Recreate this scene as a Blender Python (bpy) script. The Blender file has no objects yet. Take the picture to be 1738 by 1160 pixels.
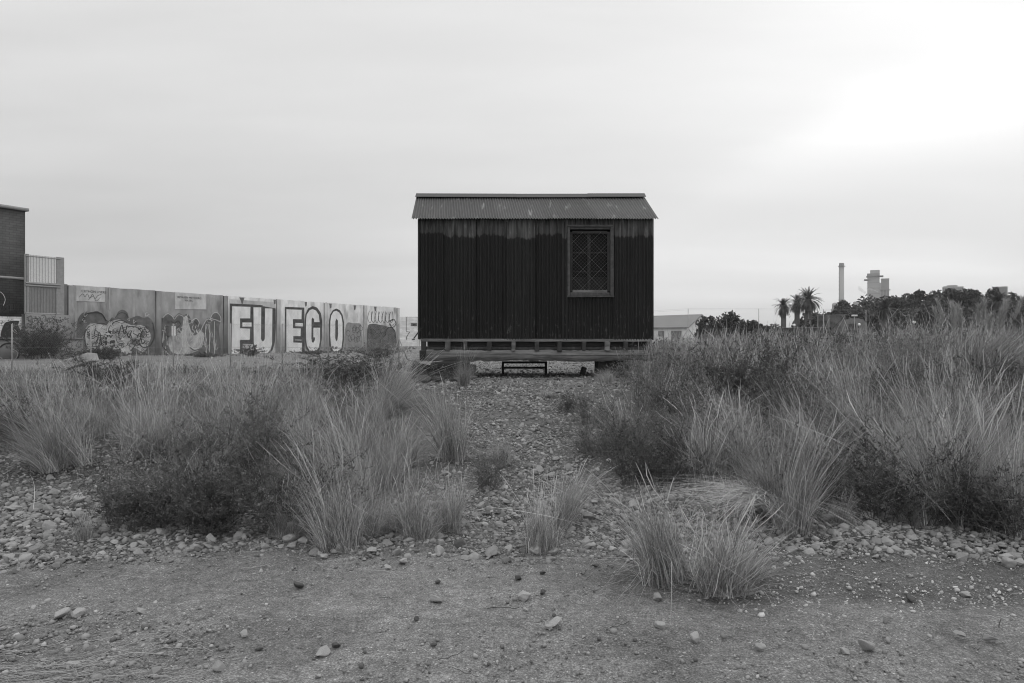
import bpy, math, random
import numpy as np
from mathutils import Vector, Matrix
from mathutils.geometry import tessellate_polygon
R = math.radians
rng = np.random.default_rng(11)
random.seed(11)
sc = bpy.context.scene
COL = sc.collection

# ------------------------------------------------------------------ camera
F, CX, HY, CH = 1159.0, 869.0, 578.0, 1.5      # focal length in photo pixels, centre column, horizon row, eye height
cam_d = bpy.data.cameras.new('camera')
cam_d.lens = 24.0; cam_d.sensor_width = 36.0
cam_d.shift_y = -2.0 / 1738; cam_d.clip_start = 0.05; cam_d.clip_end = 12000
cam = bpy.data.objects.new('camera', cam_d); COL.objects.link(cam)
cam.location = (0, 0, CH); cam.rotation_euler = (R(90), 0, 0)
sc.camera = cam

# ------------------------------------------------------------------ sky and sun
SUN_EL, SUN_AZ = 30.0, 34.0        # degrees; azimuth clockwise from the view direction
w = bpy.data.worlds.new('World'); sc.world = w; w.use_nodes = True
nt = w.node_tree; nt.nodes.clear(); L = nt.links.new
def N(t, tree=None, **k):
    n = (tree or nt).nodes.new(t)
    for a, b in k.items(): setattr(n, a, b)
    return n
def mathn(op, a, b=None, c=None, tree=None, clamp=False):
    t = tree or nt
    n = t.nodes.new('ShaderNodeMath'); n.operation = op; n.use_clamp = clamp
    for i, v in enumerate((a, b, c)):
        if v is None: continue
        if isinstance(v, (int, float)): n.inputs[i].default_value = v
        else: t.links.new(v, n.inputs[i])
    return n.outputs[0]
def ramp01(v, a, b, tree=None, smooth=True):
    t = tree or nt
    n = t.nodes.new('ShaderNodeMapRange'); n.interpolation_type = 'SMOOTHSTEP' if smooth else 'LINEAR'
    t.links.new(v, n.inputs[0]); n.inputs[1].default_value = a; n.inputs[2].default_value = b
    return n.outputs[0]
out = N('ShaderNodeOutputWorld')
sky = N('ShaderNodeTexSky', sky_type='NISHITA', sun_disc=False)
sky.sun_elevation = R(SUN_EL); sky.sun_rotation = R(SUN_AZ); sky.air_density = 1.5; sky.dust_density = 4
bw = N('ShaderNodeRGBToBW'); L(sky.outputs[0], bw.inputs[0])
bg1 = N('ShaderNodeBackground'); L(bw.outputs[0], bg1.inputs[0]); bg1.inputs[1].default_value = 0.006
tc = N('ShaderNodeTexCoord'); sep = N('ShaderNodeSeparateXYZ'); L(tc.outputs['Generated'], sep.inputs[0])
def lobe(az, el, power):
    v = (math.sin(R(az))*math.cos(R(el)), math.cos(R(az))*math.cos(R(el)), math.sin(R(el)))
    d = N('ShaderNodeVectorMath', operation='DOT_PRODUCT'); L(tc.outputs['Generated'], d.inputs[0]); d.inputs[1].default_value = v
    return mathn('POWER', mathn('MAXIMUM', d.outputs['Value'], 0.0), power)
zz = mathn('ABSOLUTE', sep.outputs[2])
# layered cloud: coordinates on a flat cloud deck overhead
den = mathn('ADD', zz, 0.09)
cx_ = mathn('DIVIDE', sep.outputs[0], den); cy_ = mathn('DIVIDE', sep.outputs[1], den)
cmb = N('ShaderNodeCombineXYZ'); L(cx_, cmb.inputs[0]); L(cy_, cmb.inputs[1])
mp = N('ShaderNodeMapping'); L(cmb.outputs[0], mp.inputs[0]); mp.inputs['Rotation'].default_value = (0, 0, R(-22)); mp.inputs['Scale'].default_value = (0.16, 0.55, 1)
n1 = N('ShaderNodeTexNoise'); L(mp.outputs[0], n1.inputs[0]); n1.inputs['Scale'].default_value = 1.0; n1.inputs['Detail'].default_value = 5; n1.inputs['Roughness'].default_value = 0.45
cl = ramp01(n1.outputs[0], 0.3, 0.75)
yy_ = mathn('MAXIMUM', sep.outputs[1], 0.05)
uu = mathn('DIVIDE', sep.outputs[0], yy_); vv = mathn('DIVIDE', sep.outputs[2], yy_)
cm2 = N('ShaderNodeCombineXYZ'); L(uu, cm2.inputs[0]); L(vv, cm2.inputs[1])
mp2 = N('ShaderNodeMapping'); L(cm2.outputs[0], mp2.inputs[0]); mp2.inputs['Rotation'].default_value = (0, 0, R(-14)); mp2.inputs['Scale'].default_value = (1.1, 7.0, 1)
n2 = N('ShaderNodeTexNoise'); L(mp2.outputs[0], n2.inputs[0]); n2.inputs['Scale'].default_value = 1.3; n2.inputs['Detail'].default_value = 6; n2.inputs['Roughness'].default_value = 0.5
strk = mathn('SUBTRACT', n2.outputs[0], 0.5)
mid = mathn('ADD', mathn('MULTIPLY_ADD', mathn('SUBTRACT', uu, 0.55), 0.36, 0.315), mathn('MULTIPLY', strk, 0.12))
wd_ = mathn('MULTIPLY_ADD', mathn('MAXIMUM', mathn('SUBTRACT', uu, 0.30), 0.0), 0.085, 0.026)
q_ = mathn('DIVIDE', mathn('SUBTRACT', vv, mid), wd_)
gau = mathn('POWER', 2.718, mathn('MULTIPLY', mathn('MULTIPLY', q_, q_), -0.7))
wedge = mathn('MULTIPLY', gau, ramp01(uu, 0.08, 0.80)); wedge = mathn('MULTIPLY', wedge, ramp01(sep.outputs[1], 0.05, 0.3))
v = mathn('ADD', 0.685, mathn('MULTIPLY', cl, 0.12))
v = mathn('ADD', v, mathn('MULTIPLY', strk, 0.19))
v = mathn('ADD', v, mathn('MULTIPLY', wedge, 0.21))
v = mathn('ADD', v, mathn('MULTIPLY', lobe(30, 12, 6), 0.02))
hb = mathn('MULTIPLY', ramp01(zz, 0.14, 0.0), ramp01(n2.outputs[0], 0.45, 0.62)); v = mathn('ADD', v, mathn('MULTIPLY', hb, 0.08))
# the low sky on the left is greyer
dark = mathn('MULTIPLY', ramp01(sep.outputs[0], 0.15, -0.55), ramp01(zz, 0.45, 0.02))
v = mathn('SUBTRACT', v, mathn('MULTIPLY', dark, 0.16))
v = mathn('ADD', v, mathn('MULTIPLY', ramp01(sep.outputs[2], 0.45, 0.95), 0.55))
v = mathn('ADD', v, mathn('MULTIPLY', ramp01(sep.outputs[1], 0.1, -0.8), 0.40))
bg2 = N('ShaderNodeBackground'); L(v, bg2.inputs[0]); bg2.inputs[1].default_value = 1.0
add = N('ShaderNodeAddShader'); L(bg1.outputs[0], add.inputs[0]); L(bg2.outputs[0], add.inputs[1]); L(add.outputs[0], out.inputs[0])
sd = bpy.data.lights.new('sun', 'SUN'); sd.energy = 0.5; sd.angle = R(25)
sun = bpy.data.objects.new('sun', sd); COL.objects.link(sun)
sdir = Vector((math.sin(R(SUN_AZ))*math.cos(R(SUN_EL)), math.cos(R(SUN_AZ))*math.cos(R(SUN_EL)), math.sin(R(SUN_EL))))
sun.rotation_euler = sdir.to_track_quat('Z', 'Y').to_euler(); sun.location = (30, 40, 40)
sc.view_settings.view_transform = 'Standard'; sc.view_settings.look = 'None'
sc.view_settings.exposure = 0.0; sc.view_settings.gamma = 1.0
sc.render.engine = 'CYCLES'
sc.cycles.max_bounces = 5; sc.cycles.diffuse_bounces = 3; sc.cycles.transparent_max_bounces = 6
sc.cycles.volume_bounces = 0; sc.cycles.filter_width = 1.05

# ------------------------------------------------------------------ helpers
def tag(o, label=None, cat=None, group=None, kind=None):
    if label: o['label'] = label
    if cat: o['category'] = cat
    if group: o['group'] = group
    if kind: o['kind'] = kind
    return o
def empty(name, loc, label, cat, group=None, rz=0):
    o = bpy.data.objects.new(name, None); COL.objects.link(o); o.location = loc; o.rotation_euler = (0, 0, rz)
    o.empty_display_size = 0.1
    return tag(o, label, cat, group)
def copy_tree(o, parent=None):
    c = o.copy(); COL.objects.link(c)
    if parent: c.parent = parent; c.matrix_parent_inverse = o.matrix_parent_inverse
    for ch in o.children: copy_tree(ch, c)
    return c
def material(name, base, rough=0.9, var=0.3, scale=5.0, bump=0.0, bscale=None, detail=6, spec=0.25, tone=False, obj_rand=0.0,
             stretch=None, extra=None, translucent=0.0, metallic=0.0, coord='Object'):
    m = bpy.data.materials.new(name); m.use_nodes = True
    t = m.node_tree; t.nodes.clear(); l = t.links.new
    o = t.nodes.new('ShaderNodeOutputMaterial'); p = t.nodes.new('ShaderNodeBsdfPrincipled')
    p.inputs['Roughness'].default_value = rough; p.inputs['Specular IOR Level'].default_value = spec
    p.inputs['Metallic'].default_value = metallic
    c = t.nodes.new('ShaderNodeTexCoord'); mpn = t.nodes.new('ShaderNodeMapping'); l(c.outputs[coord], mpn.inputs[0])
    if stretch: mpn.inputs['Scale'].default_value = stretch
    n = t.nodes.new('ShaderNodeTexNoise'); l(mpn.outputs[0], n.inputs[0]); n.inputs['Scale'].default_value = scale; n.inputs['Detail'].default_value = detail
    n.inputs['Roughness'].default_value = 0.65
    f = mathn('MULTIPLY_ADD', mathn('SUBTRACT', n.outputs[0], 0.5, tree=t), var*2.6, 1.0, tree=t)
    val = mathn('MULTIPLY', f, base, tree=t)
    if tone:
        a = t.nodes.new('ShaderNodeAttribute'); a.attribute_name = 'tone'
        val = mathn('MULTIPLY', val, a.outputs['Fac'], tree=t)
    if obj_rand:
        oi = t.nodes.new('ShaderNodeObjectInfo')
        val = mathn('MULTIPLY', val, mathn('MULTIPLY_ADD', oi.outputs['Random'], obj_rand*2, 1-obj_rand, tree=t), tree=t)
    if extra: val = extra(t, val, c, mpn)
    val = mathn('MAXIMUM', val, 0.004, tree=t)
    val = mathn('MINIMUM', val, 0.85, tree=t)
    l(val, p.inputs['Base Color'])
    if bump:
        n2 = t.nodes.new('ShaderNodeTexNoise'); l(mpn.outputs[0], n2.inputs[0]); n2.inputs['Scale'].default_value = bscale or scale*3; n2.inputs['Detail'].default_value = 5
        b = t.nodes.new('ShaderNodeBump'); b.inputs['Distance'].default_value = bump; b.inputs['Strength'].default_value = 1.0
        l(n2.outputs[0], b.inputs['Height']); l(b.outputs[0], p.inputs['Normal'])
    if translucent:
        tr = t.nodes.new('ShaderNodeBsdfTranslucent'); l(val, tr.inputs[0])
        mx = t.nodes.new('ShaderNodeMixShader'); mx.inputs[0].default_value = translucent
        l(p.outputs[0], mx.inputs[1]); l(tr.outputs[0], mx.inputs[2]); l(mx.outputs[0], o.inputs[0])
    else: l(p.outputs[0], o.inputs[0])
    return m
def np_mesh(name, V, faces, mat, tone=None, parent=None, smooth=False):
    """V (n,3); faces (m,k) one k, or a list of such arrays"""
    me = bpy.data.meshes.new(name)
    if not isinstance(faces, list): faces = [faces]
    faces = [np.asarray(f, dtype=np.int32) for f in faces if len(f)]
    V = np.asarray(V, dtype=np.float32)
    me.vertices.add(len(V)); me.vertices.foreach_set('co', V.ravel())
    nl = sum(f.size for f in faces); npoly = sum(len(f) for f in faces)
    me.loops.add(nl); me.loops.foreach_set('vertex_index', np.concatenate([f.ravel() for f in faces]))
    tot = np.concatenate([np.full(len(f), f.shape[1], dtype=np.int32) for f in faces])
    st = np.concatenate([[0], np.cumsum(tot)[:-1]]).astype(np.int32)
    me.polygons.add(npoly); me.polygons.foreach_set('loop_start', st); me.polygons.foreach_set('loop_total', tot)
    if smooth: me.polygons.foreach_set('use_smooth', np.ones(npoly, dtype=bool))
    me.update(calc_edges=True); me.validate()
    if tone is not None:
        a = me.attributes.new('tone', 'FLOAT', 'POINT'); a.data.foreach_set('value', np.asarray(tone, dtype=np.float32))
    if mat: me.materials.append(mat)
    o = bpy.data.objects.new(name, me); COL.objects.link(o)
    if parent: o.parent = parent
    return o
class MB:
    """collects boxes, bars, tubes and sheets for ONE mesh"""
    def __init__(s): s.v = []; s.f = []
    def add(s, vs, fs):
        b = len(s.v); s.v += [tuple(p) for p in vs]; s.f += [tuple(i+b for i in f) for f in fs]
    def box(s, c, size, rot=None, jit=0.0):
        sx, sy, sz = [q/2 for q in size]
        M = rot if rot is not None else Matrix.Identity(3)
        vs = []
        for dx, dy, dz in ((-1,-1,-1),(1,-1,-1),(1,1,-1),(-1,1,-1),(-1,-1,1),(1,-1,1),(1,1,1),(-1,1,1)):
            p = M @ Vector((dx*sx, dy*sy, dz*sz)) + Vector(c)
            if jit: p += Vector([random.uniform(-jit, jit) for _ in range(3)])
            vs.append(p)
        s.add(vs, [(0,3,2,1),(4,5,6,7),(0,1,5,4),(1,2,6,5),(2,3,7,6),(3,0,4,7)])
    def tube(s, a, b, r, r2=None, n=8, cap=True):
        a, b = Vector(a), Vector(b); d = (b-a).normalized(); q = d.to_track_quat('Z', 'Y'); r2 = r if r2 is None else r2
        vs = [a + q @ Vector((math.cos(t)*r, math.sin(t)*r, 0)) for t in [2*math.pi*i/n for i in range(n)]]
        vs += [b + q @ Vector((math.cos(t)*r2, math.sin(t)*r2, 0)) for t in [2*math.pi*i/n for i in range(n)]]
        fs = [(i, (i+1) % n, n+(i+1) % n, n+i) for i in range(n)]
        if cap: fs += [tuple(range(n-1, -1, -1)), tuple(range(n, 2*n))]
        s.add(vs, fs)
    def lathe(s, c, prof, n=24):
        vs = []; fs = []
        for r, z in prof:
            vs += [(c[0]+math.cos(2*math.pi*i/n)*r, c[1]+math.sin(2*math.pi*i/n)*r, c[2]+z) for i in range(n)]
        for k in range(len(prof)-1):
            fs += [(k*n+i, k*n+(i+1) % n, (k+1)*n+(i+1) % n, (k+1)*n+i) for i in range(n)]
        fs += [tuple(range(n-1, -1, -1)), tuple((len(prof)-1)*n+i for i in range(n))]
        s.add(vs, fs)
    def prism(s, poly, off):
        """closed prism: planar polygon (3-D points) pushed by off"""
        n = len(poly); a = [Vector(p) for p in poly]; o = Vector(off); b = [p+o for p in a]
        tris = tessellate_polygon([a])
        s.add(a+b, [tuple(t) for t in tris] + [tuple(i+n for i in reversed(t)) for t in tris] + [(i, (i+1) % n, n+(i+1) % n, n+i) for i in range(n)])
    def build(s, name, mat, parent=None, smooth=False, bevel=0.0):
        me = bpy.data.meshes.new(name); me.from_pydata(s.v, [], s.f); me.update()
        if smooth: me.polygons.foreach_set('use_smooth', [True]*len(me.polygons))
        me.materials.append(mat)
        o = bpy.data.objects.new(name, me); COL.objects.link(o)
        if parent: o.parent = parent
        if bevel:
            b = o.modifiers.new('bevel', 'BEVEL'); b.width = bevel; b.segments = 2; b.limit_method = 'ANGLE'
        return o
def cat_rom(pts, k=6, closed=False):
    P = [np.array(p, float) for p in pts]; n = len(P); o = []
    rngi = range(n if closed else n-1)
    for i in rngi:
        if closed: a, b, c, d = P[(i-1) % n], P[i], P[(i+1) % n], P[(i+2) % n]
        else: a, b, c, d = P[max(i-1, 0)], P[i], P[i+1], P[min(i+2, n-1)]
        for j in range(k):
            t = j/k
            o.append(0.5*((2*b)+(-a+c)*t+(2*a-5*b+4*c-d)*t*t+(-a+3*b-3*c+d)*t**3))
    if not closed: o.append(P[-1])
    return o
def S(t):
    t = np.clip(t, 0, 1); return t*t*(3-2*t)
_k = rng.normal(size=(14, 2)); _ph = rng.uniform(0, 6.28, 14)
def nz(x, y, s=1.0):      # smooth wandering noise about -1..1
    r = 0
    for i in range(7): r = r + np.sin((_k[i,0]*x+_k[i,1]*y)*s*(1+0.45*i)+_ph[i])/(1+0.45*i)
    return r/2.6

# ------------------------------------------------------------------ the lie of the land
def gz(x, y):
    x = np.asarray(x, float); y = np.asarray(y, float)
    t = (y-4.55-0.25*nz(x, 0*x, 0.8))/7.0
    z = 0.77*(0.35*np.clip(t, 0, 1)+0.65*S(t))
    z = z + 0.32*S((x-3.5)/5)*S((y-6)/5)*(1-S((y-30)/25))
    z = z + 0.012*nz(x, y, 2.3)*(y < 30) + 0.006*nz(y, x, 7)*(y < 12)
    z = z + 0.10*S(t*6)*np.exp(-(((x+0.1)/0.5)**2+((y-9.3)/0.45)**2))       # small heap of stones on the path
    z = z + 0.10*S(t*5)*np.exp(-(((x+4.6)/1.3)**2+((y-6.6)/0.7)**2))
    z = z + 0.16*np.exp(-(((x+2.35)/0.45)**2+((y-13.1)/0.5)**2))
    return z
def at(px, py):      # photo pixel -> point on the ground
    ds = np.concatenate([np.arange(1.5, 30, 0.02), np.arange(30, 400, 0.5)])
    xs = (px-CX)/F*ds; zs = CH-(py-HY)/F*ds
    h = zs-gz(xs, ds); i = int(np.argmax(h < 0)) if (h < 0).any() else len(ds)-1
    return Vector((xs[i], ds[i], float(gz(xs[i], ds[i]))))
def pix(x, y, z): return CX+F*x/y, HY-F*(z-CH)/y
def P3(px, py, D): return Vector(((px-CX)/F*D, D, CH-(py-HY)/F*D))

def axis(fine0, fine1, step, far, g):
    a = list(np.arange(fine0, fine1, step)); s = step; v = a[-1]
    while v < far: s *= g; v += s; a.append(v)
    return a
xp = axis(0, 6.5, 0.035, 4500, 1.09); xs = np.array([-q for q in xp[:0:-1]]+xp)
ya = axis(1.6, 13, 0.035, 6000, 1.07); yb = [1.6-q for q in axis(0.3, 2, 0.3, 300, 1.5)][::-1]; ys = np.array(yb+ya)
GX, GY = np.meshgrid(xs, ys)
def track_edge(x): return 4.72+0.22*nz(x, 0*x+3, 1.1)+0.012*(x-1.0)**2*(x < 1)*0-0.35*S((-x-1.5)/3)+0.05*S((x-2)/2)
def stonyness(x, y):
    """0..1: how thickly cobbles lie"""
    e = track_edge(x)
    band = S((y-e+0.12)/0.3)*(1-S((y-e-1.3)/0.8))
    pathc = np.exp(-((x-0.05-0.03*(y-5))/(0.55+0.13*(y-5)))**4)*S((y-e)/0.3)*(1-S((y-10.8)/1.2))
    mound = np.exp(-(((x+4.9)/1.7)**4+((y-6.6)/1.1)**4))
    rstrip = np.exp(-(((x-2.9)/0.35)**2+((y-8.8)/1.8)**2))*0.8
    rr = np.exp(-(((x-1.15)/0.8)**4+((y-6.0)/1.0)**4))
    return np.clip(np.maximum.reduce([band, pathc, mound*0.8, rstrip, rr]), 0, 1)
GZ = gz(GX, GY)
fine = (GY > 2) & (GY < 13) & (np.abs(GX) < 7)
rut = np.exp(-(((GY-3.9-0.35*GX*0.3)/0.10)**2))+np.exp(-(((GY-3.25-0.35*GX*0.3)/0.09)**2))
GZ = GZ-np.where(fine, 0.010*rut*S((GX+0.8)/0.8), 0)
GZ = GZ + np.where(fine, 0.006*nz(GX*4, GY*4)+0.004*nz(GX*9, GY*9)+0.0025*nz(GY*23, GX*23+5), 0)
st_ = stonyness(GX, GY)
tone = 1.0+0.10*nz(GX, GY, 1.7)
# damp dark earth on the right of the track, pale worn middle
damp = S((GX-0.7)/1.0)*S((GY-3.75-0.12*nz(GX, GY, 2))/0.35)*(1-S((GY-4.95)/0.25))
tone = tone*(1-0.48*damp*(0.75+0.25*nz(GX, GY, 3)))
damp2 = np.exp(-(((GX-0.95)/0.5)**2+((GY-4.35)/0.22)**2)); tone = tone*(1-0.42*damp2)
tone = tone*(1+0.12*np.exp(-((GX+0.6)/1.1)**2)*(GY < 4.7))
tone = tone*(1-0.34*S((GY-track_edge(GX))/0.3)*(1-S((GY-10.5)/1.5)))  # dark soil among the cobbles, colour deepened to paint shade in the crevices
tone = tone*(1+0.10*S((GY-10.5)/1.5)*(np.abs(GX) < 400))
tone = tone*(1+0.16*nz(GX, GY*2.5, 1.3)*(GY > 11)*(GY < 60))
tone = tone*(1+0.10*nz(GX, GY, 6.5)*(GY < 9))
tone = tone*(1-0.12*S((nz(GY, GX, 2.7)-0.25)/0.35)*(GY < 4.9))*(1+0.10*S((nz(GX+9, GY, 1.9)-0.3)/0.4)*(GY < 4.7))
veg = S((np.abs(GX-0.05)-(0.9+0.1*(GY-5)))/0.6)*S((GY-6.0)/0.6)*(1-S((GY-15)/4)); tone = tone*(1-0.42*veg)  # dark litter under the plants, colour also painting shade between the stems
litter = S((-GX-1.3)/1.0)*(1-S((GY-3.35)/0.3)); tone = tone*(1-0.14*litter)
nx_, ny_ = len(xs), len(ys)
idx = np.arange(nx_*ny_).reshape(ny_, nx_)
gf = np.stack([idx[:-1,:-1], idx[:-1,1:], idx[1:,1:], idx[1:,:-1]], -1).reshape(-1, 4)

def ground_extra(t, val, c, mpn):
    l = t.links.new
    def vor(sc_, lo, hi, amt, v_):
        n = t.nodes.new('ShaderNodeTexNoise'); l(c.outputs['Object'], n.inputs[0]); n.inputs['Scale'].default_value = sc_; n.inputs['Detail'].default_value = 3; n.inputs['Roughness'].default_value = 0.8
        r = ramp01(n.outputs[0], lo, hi, tree=t)
        return mathn('MULTIPLY', v_, mathn('MULTIPLY_ADD', r, amt, 1.0-amt*0.35, tree=t), tree=t)
    v_ = vor(95, 0.40, 0.66, 0.85, val)
    v_ = vor(34, 0.42, 0.62, 0.25, v_)
    v_ = vor(2.3, 0.35, 0.65, 0.18, v_)
    n = t.nodes.new('ShaderNodeTexVoronoi'); l(c.outputs['Object'], n.inputs[0]); n.inputs['Scale'].default_value = 60
    g = t.nodes.new('ShaderNodeRGBToBW'); l(n.outputs['Color'], g.inputs[0])
    near = ramp01(n.outputs['Distance'], 0.34, 0.2, tree=t)
    pick = ramp01(g.outputs[0], 0.62, 0.7, tree=t)
    return mathn('MULTIPLY', v_, mathn('MULTIPLY_ADD', mathn('MULTIPLY', near, pick, tree=t), 0.9, 1.0, tree=t), tree=t)
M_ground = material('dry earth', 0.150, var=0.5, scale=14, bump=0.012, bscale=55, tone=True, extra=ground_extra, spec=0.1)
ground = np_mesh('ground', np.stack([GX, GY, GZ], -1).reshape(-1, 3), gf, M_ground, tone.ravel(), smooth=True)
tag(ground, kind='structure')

# ------------------------------------------------------------------ common materials
M_conc = material('weathered concrete', 0.22, var=0.35, scale=1.2, bump=0.01, bscale=14, tone=True, stretch=(1, 1, 0.45))
M_white = material('old white paint', 0.50, var=0.6, scale=2.2, stretch=(1, 1, 0.5), detail=9)
M_black = material('black spray paint', 0.055, var=0.4, scale=4, detail=8)
M_midp = material('grey spray paint', 0.16, var=0.5, scale=3, detail=8)
M_steel = material('galvanised steel', 0.28, rough=0.6, var=0.25, scale=9, spec=0.4)
M_dsteel = material('dark rusty steel', 0.03, rough=0.75, var=0.4, scale=9)

# ------------------------------------------------------------------ corrugated cabin
CD = 13.2                       # distance of its front wall
def cx(px, D=CD): return (px-CX)/F*D
def cz(py, D=CD): return CH-(py-HY)/F*D
def rust_extra(ztop, fade):
    def ex(t, val, c, mpn):
        l = t.links.new
        s = t.nodes.new('ShaderNodeSeparateXYZ'); g = t.nodes.new('ShaderNodeNewGeometry'); l(g.outputs['Position'], s.inputs[0])
        # bare faded strip at the top: every sheet was dipped to its own line
        a = t.nodes.new('ShaderNodeAttribute'); a.attribute_name = 'tone'
        nn = t.nodes.new('ShaderNodeTexNoise'); mp2 = t.nodes.new('ShaderNodeMapping'); l(g.outputs['Position'], mp2.inputs[0]); mp2.inputs['Scale'].default_value = (16, 1, 2.2); l(mp2.outputs[0], nn.inputs[0]); nn.inputs['Scale'].default_value = 1.0; nn.inputs['Detail'].default_value = 5
        line = mathn('ADD', s.outputs[2], mathn('MULTIPLY', mathn('SUBTRACT', nn.outputs[0], 0.5, tree=t), 0.22, tree=t), tree=t)
        off = mathn('MULTIPLY', mathn('SUBTRACT', a.outputs['Fac'], 1.0, tree=t), 0.20, tree=t)
        k = ramp01(mathn('ADD', line, off, tree=t), ztop-0.02, ztop+0.025, tree=t)
        strk = ramp01(nn.outputs[0], 0.30, 0.68, tree=t)
        v_ = mathn('MULTIPLY', val, mathn('MULTIPLY_ADD', k, mathn('MULTIPLY_ADD', strk, 6.0, 1.6, tree=t), 1.0, tree=t), tree=t)
        # scattered chips and pale runs
        n3 = t.nodes.new('ShaderNodeTexNoise'); mp3 = t.nodes.new('ShaderNodeMapping'); l(g.outputs['Position'], mp3.inputs[0]); mp3.inputs['Scale'].default_value = (21, 9, 9); l(mp3.outputs[0], n3.inputs[0]); n3.inputs['Scale'].default_value = 1.0; n3.inputs['Detail'].default_value = 2
        low = ramp01(s.outputs[2], 2.3, 1.55, tree=t)
        chip = mathn('MULTIPLY', ramp01(n3.outputs[0], 0.60, 0.68, tree=t), mathn('MULTIPLY_ADD', low, 0.5, 0.06, tree=t), tree=t)
        n4 = t.nodes.new('ShaderNodeTexNoise'); mp4 = t.nodes.new('ShaderNodeMapping'); l(g.outputs['Position'], mp4.inputs[0]); mp4.inputs['Scale'].default_value = (26, 1, 1.1); mp4.inputs['Location'].default_value = (3, 0, 7); l(mp4.outputs[0], n4.inputs[0]); n4.inputs['Scale'].default_value = 1.0; n4.inputs['Detail'].default_value = 3
        run = mathn('MULTIPLY', ramp01(n4.outputs[0], 0.68, 0.76, tree=t), 2.0, tree=t)
        return mathn('MULTIPLY', v_, mathn('ADD', mathn('MULTIPLY_ADD', chip, 6.0, 1.0, tree=t), run, tree=t), tree=t)
    return ex
M_wall = material('tarred corrugated iron', 0.0105, rough=0.55, var=0.6, scale=1.6, stretch=(9, 1, 0.7), tone=True, extra=rust_extra(cz(400), 0.05), spec=0.25)
def roof_extra(t, val, c, mpn):
    l = t.links.new
    g = t.nodes.new('ShaderNodeNewGeometry'); n = t.nodes.new('ShaderNodeTexNoise'); m2 = t.nodes.new('ShaderNodeMapping'); l(g.outputs['Position'], m2.inputs[0]); m2.inputs['Scale'].default_value = (7, 1.2, 1.2)
    m2.inputs['Rotation'].default_value = (0, R(12), 0)
    l(m2.outputs[0], n.inputs[0]); n.inputs['Scale'].default_value = 1.3; n.inputs['Detail'].default_value = 4
    k = ramp01(n.outputs[0], 0.60, 0.74, tree=t)
    return mathn('MULTIPLY', val, mathn('MULTIPLY_ADD', k, 2.4, 1.0, tree=t), tree=t)
M_roof = material('weathered roof iron', 0.075, rough=0.6, var=0.35, scale=3.0, stretch=(5, 1, 1), tone=True, extra=roof_extra, spec=0.35)
M_ridge = material('ridge flashing', 0.05, rough=0.55, var=0.2, scale=4, spec=0.4)
M_wood = material('grey weathered timber', 0.16, var=1.1, scale=4, stretch=(0.5, 1, 4.5), bump=0.012, bscale=22, obj_rand=0.25)
M_wood2 = material('dark rotten timber', 0.035, var=0.5, scale=7, stretch=(0.5, 1, 3), bump=0.006, bscale=20, obj_rand=0.35)
M_wood3 = material('old joist end', 0.085, var=0.9, scale=9, bump=0.01, bscale=18)
M_frame = material('window frame timber', 0.07, var=0.75, scale=12, bump=0.003, bscale=30, obj_rand=0.12)
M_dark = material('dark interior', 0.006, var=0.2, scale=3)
M_glass = bpy.data.materials.new('dirty glass'); M_glass.use_nodes = True
_p = M_glass.node_tree.nodes['Principled BSDF']; _p.inputs['Base Color'].default_value = (0.012, 0.012, 0.012, 1); _p.inputs['Roughness'].default_value = 0.35; _p.inputs['Specular IOR Level'].default_value = 0.05

cab = empty('cabin', (cx(909), CD+1.1, 0.77), 'black corrugated iron cabin with pitched roof standing raised off the ground', 'cabin')
CW = Matrix.Translation(-cab.location)
def cabpart(o, sub=None):
    o.parent = sub or cab
    if sub is None: o.matrix_parent_inverse = CW
    return o
PITCH, AMP = 0.052, 0.0125
def corr_sheet(name, x0, x1, y, z0, z1, tonev, lift=0.0, n_z=6, bottom=0.0, top_fn=None, parent=None, back=False):
    """vertical corrugated sheet in a plane y = const"""
    n = max(2, int((x1-x0)/PITCH*6)); X = np.linspace(x0, x1, n)
    prof = AMP*np.sin(X/PITCH*2*math.pi)
    rows = []
    for k in range(n_z+1):
        f = k/n_z; zb = z0+(z1-z0)*f
        Z = np.full(n, zb)
        if k == 0: Z = Z+bottom*np.sin(X*5+x0*9)
        if k == n_z and top_fn is not None: Z = top_fn(X)
        wob = 0.003*np.sin(f*5+X*2.1+x0*7)
        rows.append(np.stack([X, y-lift-prof+wob, Z], -1))
    V = np.concatenate(rows); i = np.arange((n_z+1)*n).reshape(n_z+1, n)
    fs = np.stack([i[:-1,:-1], i[:-1,1:], i[1:,1:], i[1:,:-1]], -1).reshape(-1, 4)
    o = np_mesh(name, V, fs, M_wall, np.full(len(V), tonev), smooth=True)
    return cabpart(o)
WX0, WX1 = cx(711), cx(1107.5); WZ0, WZ1 = cz(576.5), cz(371)
WINX0, WINX1, WINZ0, WINZ1 = cx(963), cx(1041), cz(502), cz(386)
seams = [711, 757.5, 806, 857.5, 907, 955, 963, 1041, 1107.5]
tones = [0.78, 1.12, 0.95, 1.30, 0.86, 1.34, 1.0, 1.12, 0.85]
for i in range(len(seams)-1):
    a, b = cx(seams[i]), cx(seams[i+1])
    if i == 6:   # above and below the window
        corr_sheet('wall_sheet', a, b, CD, WZ0, WINZ0+0.02, 1.0)
        corr_sheet('wall_sheet', a, b, CD, WINZ1-0.02, WZ1, 1.0)
    else:
        corr_sheet('wall_sheet', a-0.012, b+0.022, CD, WZ0-0.012*(i % 3)+0.004, WZ1, tones[i], lift=0.016*(i % 2), bottom=0.008)
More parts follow.
